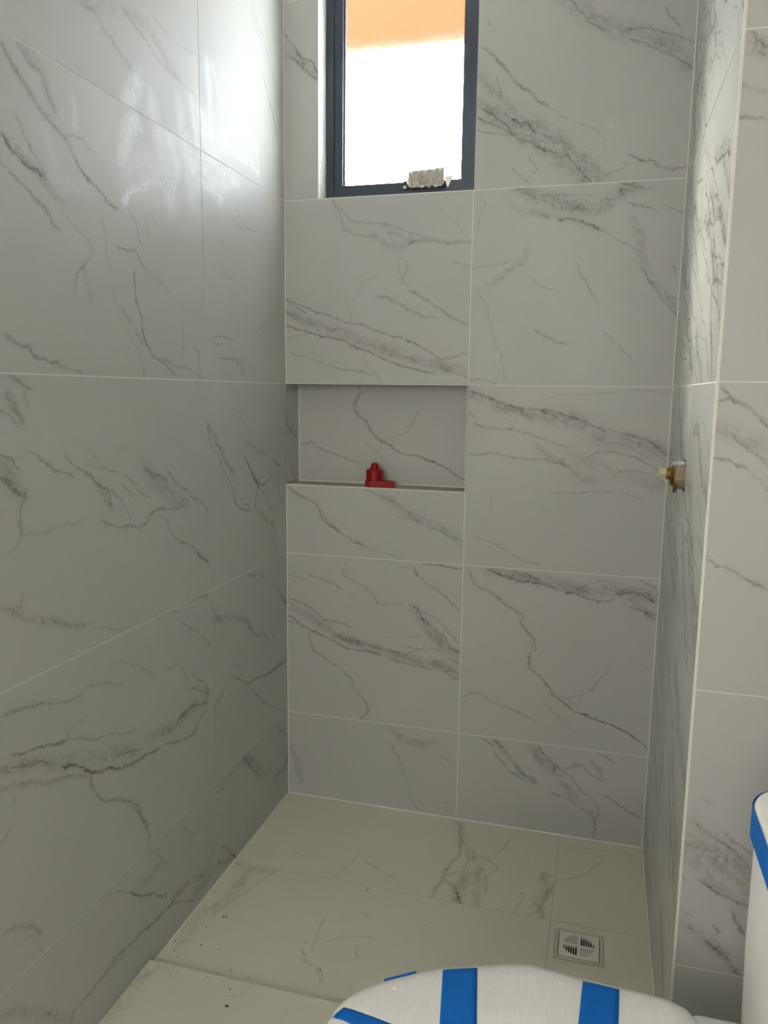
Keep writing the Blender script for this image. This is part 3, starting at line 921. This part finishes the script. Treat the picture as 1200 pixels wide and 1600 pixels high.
# ------------------------------------------------------------------ ceiling, rear wall with the doorway
boxes('ceiling', [((-.2, YR-.1, HT), (XE+.2, .13+T, HT+.1))], ceil_paint, kind='structure')
boxes('wall_rear', [((-.2, YR-.12, -.1), (.12, YR, HT+.1)), ((1.12, YR-.12, -.1), (XE+.2, YR, HT+.1)), ((.12, YR-.12, 2.85), (1.12, YR, HT+.1))], paint, kind='structure')

# the plastered hall behind the doorway, closed all round
boxes('wall_hall', [((-.3, YR-1.6, -.1), (XE+.3, YR-1.5, HT+.1)), ((-.3, YR-1.5, -.1), (-.2, YR-.12, HT+.1)), ((XE+.2, YR-1.5, -.1), (XE+.3, YR-.12, HT+.1)),
                    ((-.3, YR-1.6, HT), (XE+.3, YR-.12, HT+.1)), ((-.3, YR-1.6, -.1), (XE+.3, YR-.12, SH))], paint, kind='structure')

boxes('wall_side_room', [((-2.5, -4.3, -.1), (-2.4, -.9, HT+.1)), ((-2.4, -4.3, -.1), (-.2, -4.2, HT+.1)), ((-2.4, -1.0, -.1), (-.2, -.9, HT+.1)),
                    ((-2.4, -4.2, HT), (-.2, -1.0, HT+.1)), ((-2.4, -4.2, -.1), (-.2, -1.0, SH))], paint, kind='structure')

# ------------------------------------------------------------------ window
frame_m = plain('charcoal_aluminium', (0.035, 0.045, 0.066), 0.38, metal=0.0, noise=.06)
gasket_m = plain('black_rubber', (0.02, 0.021, 0.024), 0.6)
m, N, L, b = new_mat('frosted_glass')
N.remove(b)
gl = N.new('ShaderNodeBsdfGlass'); gl.distribution = 'BECKMANN'; gl.inputs['Roughness'].default_value = 0.27; gl.inputs['IOR'].default_value = 1.30
gl.inputs['Color'].default_value = (0.98, 0.99, 0.99, 1)
nz = N.new('ShaderNodeTexNoise'); nz.inputs['Scale'].default_value = 500; nz.inputs['Detail'].default_value = 2
bp = N.new('ShaderNodeBump'); bp.inputs['Strength'].default_value = .15; bp.inputs['Distance'].default_value = .0005
L.new(nz.outputs['Fac'], bp.inputs['Height']); L.new(bp.outputs[0], gl.inputs['Normal'])
L.new(gl.outputs[0], N['Material Output'].inputs[0])
frost = m
win = empty('window_1', (0, 0, 0), kind='structure')
wx0, wx1, wz0, wz1 = WIN
def ring_boxes(x0, x1, z0, z1, t, y0, y1):
    return [((x0, y0, z0), (x0+t, y1, z1)), ((x1-t, y0, z0), (x1, y1, z1)), ((x0+t, y0, z0), (x1-t, y1, z0+t)), ((x0+t, y0, z1-t), (x1-t, y1, z1))]
boxes('window_frame', ring_boxes(wx0, wx1, wz0, wz1, .026, .078, .135) , frame_m, win)
boxes('sash', ring_boxes(wx0+.0262, wx1-.0262, wz0+.0262, wz1-.0262, .030, .086, .125), frame_m, win)
gx0, gx1, gz0, gz1 = wx0+.0562, wx1-.0562, wz0+.0562, wz1-.0562
boxes('gasket', ring_boxes(gx0, gx1, gz0, gz1, .004, .098, .112), gasket_m, win)
boxes('glass_pane', [((gx0+.001, .102, gz0+.001), (gx1-.001, .106, gz1-.001))], frost, win)

# latch at the foot of the sash, still wrapped in crumpled plastic and tape
lt = empty('window_latch', (0.47, 0.08, wz0+.045), label='window latch wrapped in crumpled clear plastic and beige tape at foot of window', category='latch')
lx, lz = 0.0, 0.0
latch_m = plain('dark_latch_metal', (0.05, 0.055, 0.065), .35, metal=.6)
film_m = plain('crumpled_clear_plastic', (0.62, 0.62, 0.60), .25, noise=.3, scale=60, bump=1.0, bscale=90)
beige_m = plain('beige_masking_tape', (0.36, 0.33, 0.29), .6, noise=.22, scale=50, bump=.8, bscale=60)
boxes('latch_body', [((-.055, -.012, -.012), (.06, .004, .006)), ((-.02, -.026, -.004), (.045, -.012, .010))], latch_m, lt)
def crumple(name, hx, hy, hz, c, mat, seed, amp=.006, parent=None, n=18, mm=7):
    rnd = random.Random(seed); bm = bmesh.new(); rings = []
    for i in range(n+1):
        t = i/n; x = -hx + 2*hx*t
        k = (1-abs(2*t-1)**4)**.5 if 0 < t < 1 else .35
        k *= rnd.uniform(.8, 1.12)
        rings.append([(c[0]+x, c[1]+hy*k*math.cos(a)+rnd.uniform(-amp, amp)*.5, c[2]+hz*k*math.sin(a)+rnd.uniform(-amp, amp))
                      for a in [2*math.pi*q/10 for q in range(10)]])
    loft(bm, rings)
    return obj(name, bm, mat, parent)
crumple('plastic_wrap', .062, .016, .019, (.0, -.016, .006), film_m, 3, parent=lt)
# beige tape band: a bent, creased sheet over the wrap
bm = bmesh.new(); rnd = random.Random(5); rows = []
nx = 22
for j in range(7):
    r = []
    for i in range(nx+1):
        t = i/nx; x = -.052 + .118*t
        zz = .034 - j*.008 + .006*t - (0.004*math.sin(9*t) if j == 6 else 0)
        r.append(Vector((x + rnd.uniform(-.0008, .0008), -.036 - .006*math.sin(j/6*math.pi) + .0025*math.sin(31*t+j*.7) + rnd.uniform(-.001, .001), zz)))
    rows.append(r)
fr = [[bm.verts.new(p) for p in r] for r in rows]; bk = [[bm.verts.new(p+Vector((0, .0012, 0))) for p in r] for r in rows]
for j in range(6):
    for i in range(nx):
        bm.faces.new((fr[j][i], fr[j][i+1], fr[j+1][i+1], fr[j+1][i])); bm.faces.new((bk[j][i], bk[j+1][i], bk[j+1][i+1], bk[j][i+1]))
for i in range(nx):
    bm.faces.new((fr[0][i], bk[0][i], bk[0][i+1], fr[0][i+1])); bm.faces.new((fr[6][i], fr[6][i+1], bk[6][i+1], bk[6][i]))
for j in range(6):
    bm.faces.new((fr[j][0], fr[j+1][0], bk[j+1][0], bk[j][0])); bm.faces.new((fr[j][nx], bk[j][nx], bk[j+1][nx], fr[j+1][nx]))
obj('tape', bm, beige_m, lt)
# torn triangular flap of film on the right, and its screw eye on the left
bm = bmesh.new()
vs = [bm.verts.new(p) for p in ((.066, -.03, .012), (.094, -.03, .016), (.088, -.031, .000), (.078, -.034, -.022), (.070, -.029, -.004),
                                (.066, -.027, .012), (.094, -.027, .016), (.088, -.028, .000), (.078, -.031, -.022), (.070, -.026, -.004))]
bm.faces.new(vs[:5]); bm.faces.new(vs[5:][::-1])
for i in range(5): bm.faces.new((vs[i], vs[5+i], vs[5+(i+1) % 5], vs[(i+1) % 5]))
obj('plastic_flap', bm, film_m, lt)
bm = bmesh.new()
lathe(bm, [(.0028, -.012), (.0055, -.012), (.0055, .006), (.0028, .006)], 16, (-.071, 0, -.008), 'y')
obj('screw_ring', bm, plain('bright_steel', (.7, .7, .7), .3, metal=.7), lt)
boxes('latch_catch', [((-.078, -.008, -.014), (-.060, .004, .012))], latch_m, lt)

# outside: orange painted eave above the window, pale ground
eave_m = plain('orange_paint', (0.088, 0.036, 0.0165), .9, noise=.06, scale=6, spec=0.0)
boxes('roof_beam', [((-.70, 1.20, 3.10), (4, 1.45, 3.84))], eave_m, label='orange painted roof beam seen blurred through the top of the frosted window', category='beam')
ground_m = plain('pale_concrete_ground', (0.62, 0.61, 0.58), .9, noise=.1, scale=3)
boxes('ground', [((-12, .2, -.3), (12, 14, -.12))], ground_m, kind='structure')

# ------------------------------------------------------------------ red plastic cap on the niche shelf
red = plain('red_plastic', (0.28, 0.0015, 0.004), .36, noise=.05, spec=.35)
cap = empty('plastic_cap', (0.312, 0.046, 1.1712), label='red plastic levelling cap with a pointed knob on a wedge base in the niche', category='cap')
out = [(-.026, -.030), (-.018, -.037), (-.006, -.038), (.074, -.014), (.074, -.002), (.030, .022), (-.005, .034), (-.022, .030), (-.030, .018), (-.030, -.018)]
bm = bmesh.new()
loft(bm, [[(x, y, z) for x, y in [(a*s, b_*s) for a, b_ in out]] for z, s in ((0, .985), (.001, 1), (.0195, 1), (.021, .975))])
obj('base', bm, red, cap)
bm = bmesh.new()
lathe(bm, [(.0300, .0205), (.0295, .055), (.0290, .0565), (.0225, .0610)], 40)
obj('body', bm, red, cap, smooth=False)
bm = bmesh.new()
lathe(bm, [(.0170, .0605), (.0165, .0625), (.0110, .0800), (.0095, .0815)], 12)
obj('knob', bm, red, cap)

# ------------------------------------------------------------------ shower valve stub in its rough cut-out
brass = plain('aged_brass', (0.24, 0.14, 0.035), .42, metal=.6, noise=.3, scale=40)
brass_d = plain('dark_brass', (0.16, 0.085, 0.02), .45, metal=.6, noise=.4, scale=60)
plaster = plain('plaster_crust', (0.62, 0.58, 0.55), .9, noise=.18, scale=90, bump=.8)
greyb = plain('mortar_stained_brass', (0.30, 0.26, 0.17), .55, metal=.35, noise=.35, scale=50)
seal = plain('yellow_green_thread_plug', (0.50, 0.52, 0.26), .35, noise=.2, scale=70)
val = empty('shower_valve', (XR, -0.503, 1.300), label='brass shower valve stub with yellow-green plug in cut-out of right shower wall', category='valve')
bm = bmesh.new()      # cast body: flat above, belly below
rings = []
for x in (.075, .0, -.020, -.023):
    k = 1 if x > -.022 else .9
    pts = [(.034, .026), (-.034, .026)] + [(-.034*math.cos(a), -.008-.026*math.sin(a)) for a in [math.pi*i/10 for i in range(11)]]
    rings.append([(x, y*k, z*k) for y, z in pts])
loft(bm, rings); obj('valve_body', bm, greyb, val)
bm = bmesh.new()
lathe(bm, [(.0335, -.006), (.0335, .0), (.031, .002)], 28, (-.018, 0, -.009), 'x'); obj('body_flange', bm, brass, val)
bm = bmesh.new()
lathe(bm, [(.0, 0.0), (.024, 0), (.026, .003), (.026, .013), (.024, .016), (.0, .016)][1:5], 6, (-.032, 0, -.002), 'x'); obj('hex_nut', bm, brass_d, val)
bm = bmesh.new()
lathe(bm, [(.013, 0), (.015, .002), (.015, .014)], 20, (-.042, 0, .004), 'x'); obj('stem', bm, brass, val)
bm = bmesh.new()
lathe(bm, [(.009, 0), (.0125, .004), (.0125, .018), (.010, .020)], 16, (-.060, 0, .006), 'x'); obj('thread_plug', bm, seal, val)
crumple('plaster_crust', .018, .034, .006, (-.010, 0, .029), plaster, 9, amp=.0015, parent=val)

# ------------------------------------------------------------------ floor drain
dr_m = plain('off_white_plastic_grate', (0.74, 0.73, 0.66), .45, noise=.06, scale=60)
dr_f = plain('dusty_drain_frame', (0.56, 0.55, 0.46), .6, noise=.1, scale=60)
dark_m = plain('dark_drain_pipe', (0.012, 0.012, 0.012), .7)
cx, cy = (DR[0]+DR[1])/2, (DR[2]+DR[3])/2
hw, hh = (DR[1]-DR[0])/2-.001, (DR[3]-DR[2])/2-.001
drain = empty('floor_drain', (cx, cy, 0), label='square off-white slotted floor drain grate in the shower floor', category='drain')
boxes('drain_frame', [((-hw, -hh, -.006), (-hw+.009, hh, .0012)), ((hw-.009, -hh, -.006), (hw, hh, .0012)),
                      ((-hw+.009, -hh, -.006), (hw-.009, -hh+.009, .0012)), ((-hw+.009, hh-.009, -.006), (hw-.009, hh, .0012))], dr_f, drain)
boxes('drain_cup', [((-hw, -hh, -.075), (hw, hh, -.070)), ((-hw, -hh, -.07), (-hw+.003, hh, -.0065)), ((hw-.003, -hh, -.07), (hw, hh, -.0065)),
                    ((-hw+.003, -hh, -.07), (hw-.003, -hh+.003, -.0065)), ((-hw+.003, hh-.003, -.07), (hw-.003, hh, -.0065))], dark_m, drain)
gw, gh = hw-.011, hh-.011
rr = .043
bm = bmesh.new()
def seg(x0, x1, ys):
    lo = -gh
    for a, b_ in ys + [(gh, gh)]:
        if a > lo: box(bm, (x0, lo, -.004), (x1, a, .0020))
        lo = b_
xs = []; pitch, sw = .0064, .0039
slots = []
for k in range(6):
    xc = .0035 + pitch*(k+.5)
    y_hi = math.sqrt(max(0, rr*rr - xc*xc))*.92
    slots.append((xc-sw/2, xc+sw/2, .003, y_hi))
    slots.append((-xc-sw/2, -xc+sw/2, -y_hi, -.003))
slots.sort(); x = -gw
for a, b_, c, d in slots:
    seg(x, a, []); seg(a, b_, [(c, d)]); x = b_
seg(x, gw, [])
obj('grate', bm, dr_m, drain)
for sx_, sy_ in ((-1, 1), (1, -1)):           # raised horizontal ribs of the two closed quadrants
    for k in range(6):
        yc = .0040 + .0058*(k+.5); xe = math.sqrt(max(0, rr*rr-yc*yc))*.93
        a, b_ = sorted((sx_*.004, sx_*xe)); c, d = sorted((sy_*(yc-.0017), sy_*(yc+.0017)))
        boxes('rib', [((a, c, .0020), (b_, d, .0034))], dr_f, drain)

# ------------------------------------------------------------------ grit on the floor
grit_m = plain('dark_grit', (0.06, 0.045, 0.035), .9, noise=.4, scale=300)
bm = bmesh.new()
GRIT = [(0.175, -0.358, 0, 2.2), (0.095, -0.713, 0, 3), (0.103, -0.711, 0, 3), (0.067, -0.764, 0, 1.8), (0.013, -0.838, 0, 2), (0.09, -0.835, 0, 2.4), (0.144, -0.835, 0, 2), (0.031, -0.876, 0, 2), (0.051, -0.893, 0, 1.5), (0.211, -0.896, 0, 2), (0.266, -0.907, 0, 1.6), (0.36, -0.744, 0, 2), (0.433, -0.83, 0, 2.4), (0.031, -0.87, 0, 1.5), (0.194, -0.941, 0.02, 1.5), (0.176, -0.958, 0.02, 1.5), (0.097, -0.96, 0.02, 1.5), (0.081, -0.975, 0.02, 1.8), (0.196, -0.653, 0, 1.2), (0.248, -0.979, 0.02, 2.2), (0.268, -1.031, 0.02, 3.6), (0.264, -1.031, 0.02, 2.6), (0.453, -0.478, 0, 2.6), (0.455, -0.469, 0, 2), (0.452, -0.483, 0, 1.6), (0.66, -0.581, 0, 1.5), (0.912, -0.194, 0, 1.5), (0.906, -0.363, 0, 1.8)]
rnd = random.Random(2)
for x, y, z, s in GRIT:
    s *= .001
    pts = []
    a0 = rnd.uniform(0, 3)
    lower = [(x+s*rnd.uniform(.7, 1.3)*math.cos(a0+t*1.2566), y+s*rnd.uniform(.7, 1.3)*math.sin(a0+t*1.2566), z) for t in range(5)]
    upper = [(x+(p[0]-x)*.6, y+(p[1]-y)*.6, z+s*.8) for p in lower]
    loft(bm, [lower, upper])
obj('grit', bm, grit_m, kind='stuff', label='dark grit specks scattered over the shower and bathroom floor', category='grit')

# ------------------------------------------------------------------ toilet, wrapped in protective film and blue tape
def film_mat(name, colr, sx=1.0):
    m, N, L, b = new_mat(name)
    tc = N.new('ShaderNodeTexCoord'); mp = N.new('ShaderNodeMapping'); mp.inputs['Scale'].default_value = (14*sx, 3, 5); mp.inputs['Rotation'].default_value = (0, 0, .25)
    L.new(tc.outputs['Object'], mp.inputs[0])
    n1 = N.new('ShaderNodeTexNoise'); n1.inputs['Scale'].default_value = 5; n1.inputs['Detail'].default_value = 6; n1.inputs['Distortion'].default_value = 1.2
    L.new(mp.outputs[0], n1.inputs['Vector'])
    n2 = N.new('ShaderNodeTexNoise'); n2.inputs['Scale'].default_value = 9; n2.inputs['Detail'].default_value = 4
    L.new(tc.outputs['Object'], n2.inputs['Vector'])
    mx = N.new('ShaderNodeMix'); mx.data_type = 'RGBA'; L.new(n1.outputs['Fac'], mx.inputs['Factor'])
    mx.inputs['A'].default_value = tuple(c*.90 for c in colr)+(1,); mx.inputs['B'].default_value = tuple(min(1, c*1.05) for c in colr)+(1,)
    L.new(mx.outputs['Result'], b.inputs['Base Color'])
    bp = N.new('ShaderNodeBump'); bp.inputs['Strength'].default_value = .30; bp.inputs['Distance'].default_value = .004
    L.new(n1.outputs['Fac'], bp.inputs['Height'])
    b2 = N.new('ShaderNodeBump'); b2.inputs['Strength'].default_value = .35; b2.inputs['Distance'].default_value = .01
    L.new(n2.outputs['Fac'], b2.inputs['Height']); L.new(bp.outputs[0], b2.inputs['Normal'])
    L.new(b2.outputs[0], b.inputs['Normal'])
    b.inputs['Roughness'].default_value = .32
    return m
film = film_mat('white_film_wrap', (0.80, 0.785, 0.74))
ceramic = plain('white_ceramic', (0.80, 0.795, 0.76), .22, noise=.015, scale=8)
blue = plain('blue_painters_tape', (0.001, 0.135, 0.50), .55, noise=.08, scale=25, bump=.3, bscale=40, spec=.2)
YC = -1.485
toilet = empty('toilet', (1.0, YC, SH), label='white toilet with its lid and tank wrapped in film and blue tape', category='toilet')
# half widths of the lid along its length (x from tip to hinge)
LID = [(.684, 0), (.687, .030), (.694, .052), (.706, .073), (.725, .095), (.752, .118), (.801, .152), (.845, .177), (.903, .200), (.955, .220), (1.0, .231),
       (1.035, .228), (1.09, .221), (1.15, .219), (1.2, .217), (1.240, .213), (1.262, .201), (1.275, .180), (1.283, .140), (1.285, 0)]
def half(x):
    for (a, p), (b_, q) in zip(LID, LID[1:]):
        if a <= x <= b_: return p + (q-p)*(x-a)/(b_-a)
    return 0
def outline(k=1.0, cxx=1.0):
    up = [(x, w) for x, w in LID]
    pts = up + [(x, -w) for x, w in LID[-2:0:-1]]
    return [((x-cxx)*k, w*k) for x, w in pts]
def lid_ring(k, z):
    return [(x, y, z) for x, y in outline(k)]
TZ = SH
bm = bmesh.new()      # lid, domed and softly wrapped
prof = [(.955, .425), (.985, .430), (1.0, .442), (1.002, .458), (.992, .469), (.965, .476), (.90, .4805), (.78, .4835), (.6, .4855), (.4, .4865), (.2, .487)]
loft(bm, [lid_ring(k, z-TZ) for k, z in prof]); lid = obj('lid', bm, film, toilet, smooth=True, label='toilet lid wrapped in white film')
def lid_top(x, y):     # height of the lid surface at world x, local y
    w = half(x)
    # radial scale k at which the outline passes through the point
    lo, hi = 0.02, 1.0
    for _ in range(30):
        k = (lo+hi)/2
        xx = 1.0 + (x-1.0)/k
        inside_ = (.684 < xx < 1.285) and abs(y)/k <= half(xx)
        if inside_: hi = k
        else: lo = k
    k = hi
    pr = sorted(prof[4:] , key=lambda p: p[0])
    if k <= pr[0][0]: return pr[0][1]
    for (a, p), (b_, q) in zip(pr, pr[1:]):
        if a <= k <= b_: return p+(q-p)*(k-a)/(b_-a)
    return .466
def tape_strip(name, p0, p1, p2, p3, n=26, mcount=6):
    """tape on the lid: quad p0 p1 (one end) to p3 p2 (other end), world x,y; draped on the lid, ends folded over the rim"""
    bm = bmesh.new(); top = []; bot = []
    for i in range(n+1):
        t = i/n; r = []; s = []
        for j in range(mcount+1):
            u = j/mcount
            a = Vector(p0).lerp(Vector(p1), u); b_ = Vector(p3).lerp(Vector(p2), u); q = a.lerp(b_, t)
            z = lid_top(q.x, q.y-YC) + .0012 + .0004*math.sin(9*t+3*u)
            r.append((q.x-1.0, q.y-YC, z-TZ)); s.append((q.x-1.0, q.y-YC, z-TZ-.0008))
        top.append([bm.verts.new(v) for v in r]); bot.append([bm.verts.new(v) for v in s])
    for i in range(n):
        for j in range(mcount):
            bm.faces.new((top[i][j], top[i][j+1], top[i+1][j+1], top[i+1][j])); bm.faces.new((bot[i][j], bot[i+1][j], bot[i+1][j+1], bot[i][j+1]))
        bm.faces.new((top[i][0], top[i+1][0], bot[i+1][0], bot[i][0])); bm.faces.new((top[i][-1], bot[i][-1], bot[i+1][-1], top[i+1][-1]))
    for r0, r1 in ((top[0], bot[0]), (top[-1], bot[-1])):
        for j in range(mcount): bm.faces.new((r0[j], r1[j], r1[j+1], r0[j+1]))
    return obj(name, bm, blue, toilet, smooth=True)
def edge_y(x): return YC + half(x)*.992
tape_strip('tape', (.845, edge_y(.845)), (.903, edge_y(.903)), (.965, -1.70), (.905, -1.69))
tape_strip('tape', (1.089, edge_y(1.089)), (1.150, edge_y(1.150)), (1.135, YC-.21), (1.070, YC-.21))
tape_strip('tape', (.6925, -1.477), (.705, -1.455), (.99, -1.515), (.985, -1.57))
# tape folded down over the rim below each strip and one piece low on the side
def rim_tape(x0, x1, side=1, z0=.436, z1=.470, n=6, f=1.0):
    bm = bmesh.new(); rings = []
    for i in range(n+1):
        x = x0+(x1-x0)*i/n; w = half(x)
        rr_ = []
        for z, k in ((z0, 1.003), (.447, 1.009), (.458, 1.011), (z1, .997), (z1-.001, .985), (.450, .997), (z0, .992)):
            rr_.append(((x-1.0)*k*f, side*w*k*f, z-TZ))
        rings.append(rr_)
    loft(bm, rings); return obj('tape', bm, blue, toilet)
rim_tape(.845, .903); rim_tape(1.089, 1.150); rim_tape(.752, .800, 1, .440, .4735, 6, 1.004)
# seat ring below the lid
bm = bmesh.new()
loft(bm, [lid_ring(k, z-TZ) for k, z in ((.93, .396), (.965, .398), (.975, .410), (.965, .424))]); obj('seat', bm, ceramic, toilet, smooth=True)
# bowl and pedestal
bm = bmesh.new(); rings = []
for z, k, sh, ky in ((0, .56, .10, .56), (.02, .56, .10, .56), (.05, .50, .10, .50), (.16, .50, .10, .48), (.25, .66, .07, .64), (.32, .84, .035, .84), (.36, .93, .012, .93), (.374, .95, .005, .95), (.376, .93, .005, .93)):
    rings.append([(x*k+sh, y*ky, z) for x, y in outline(1.0)])
loft(bm, rings); obj('bowl', bm, ceramic, toilet, smooth=True)
# deck that carries the tank
bm = bmesh.new()
loft(bm, [[(x, y, z) for x, y in rrect(.400, 0, hx, hy, .035)] for hx, hy, z in ((.12, .13, .0), (.13, .15, .25), (.150, .192, .36), (.152, .198, .438), (.149, .195, .447))])
obj('deck', bm, ceramic, toilet, smooth=True)
# tank body and lid
bm = bmesh.new()
tx = (1.338+1.545)/2-1.0; thx = (1.545-1.338)/2
loft(bm, [[(x, y, z) for x, y in rrect(tx+dx, 0, thx-dx, hy, .05, 10)] for dx, hy, z in ((.014, .218, .434), (.002, .232, .445), (0, .235, .60), (0, .237, .790), (.004, .232, .800))])
obj('tank', bm, film, toilet, smooth=True, label='toilet tank wrapped in white film')
bm = bmesh.new()
lx0 = 1.328; tlx = (lx0+1.548)/2-1.0; tlh = (1.548-lx0)/2
loft(bm, [[(x, y, z) for x, y in rrect(tlx, 0, tlh-d, .250-d, .085-d*.5, 16)] for d, z in ((.006, .792), (.001, .796), (0, .802), (0, .838), (.003, .846), (.010, .849), (.03, .851))])
obj('tank_lid', bm, film, toilet, smooth=True, label='tank lid wrapped in white film')
# blue tape round the rim of the tank lid
bm = bmesh.new()
outer = rrect(tlx, 0, tlh+.0012, .2512, .0862, 16); inner = rrect(tlx, 0, tlh+.0002, .2502, .0852, 16)
z0, z1 = .7945, .8435
vo = [[bm.verts.new((x, y, z)) for x, y in P] for P, z in ((outer, z0), (outer, z1), (inner, z1), (inner, z0))]
n = len(outer)
for a, b_ in ((0, 1), (1, 2), (2, 3), (3, 0)):
    for i in range(n): j = (i+1) % n; bm.faces.new((vo[a][i], vo[a][j], vo[b_][j], vo[b_][i]))
obj('tape', bm, blue, toilet)
bm = bmesh.new()
lathe(bm, [(.024, 0), (.024, .004), (.021, .006), (.019, .0055)], 28, (tlx, 0, .8505)); obj('flush_button', bm, plain('chrome', (.75, .75, .75), .15, metal=.9), toilet)
for x, y, r_ in ((.778, -1.392, .0062), (1.05, -1.30, .004)):
    bm = bmesh.new(); zt = lid_top(x, y-YC)-TZ
    lathe(bm, [(r_, 0), (r_*.9, .001), (r_*.5, .0018)], 14, (x-1.0, y-YC, zt-.0002)); obj('paint_spot', bm, paint, toilet)
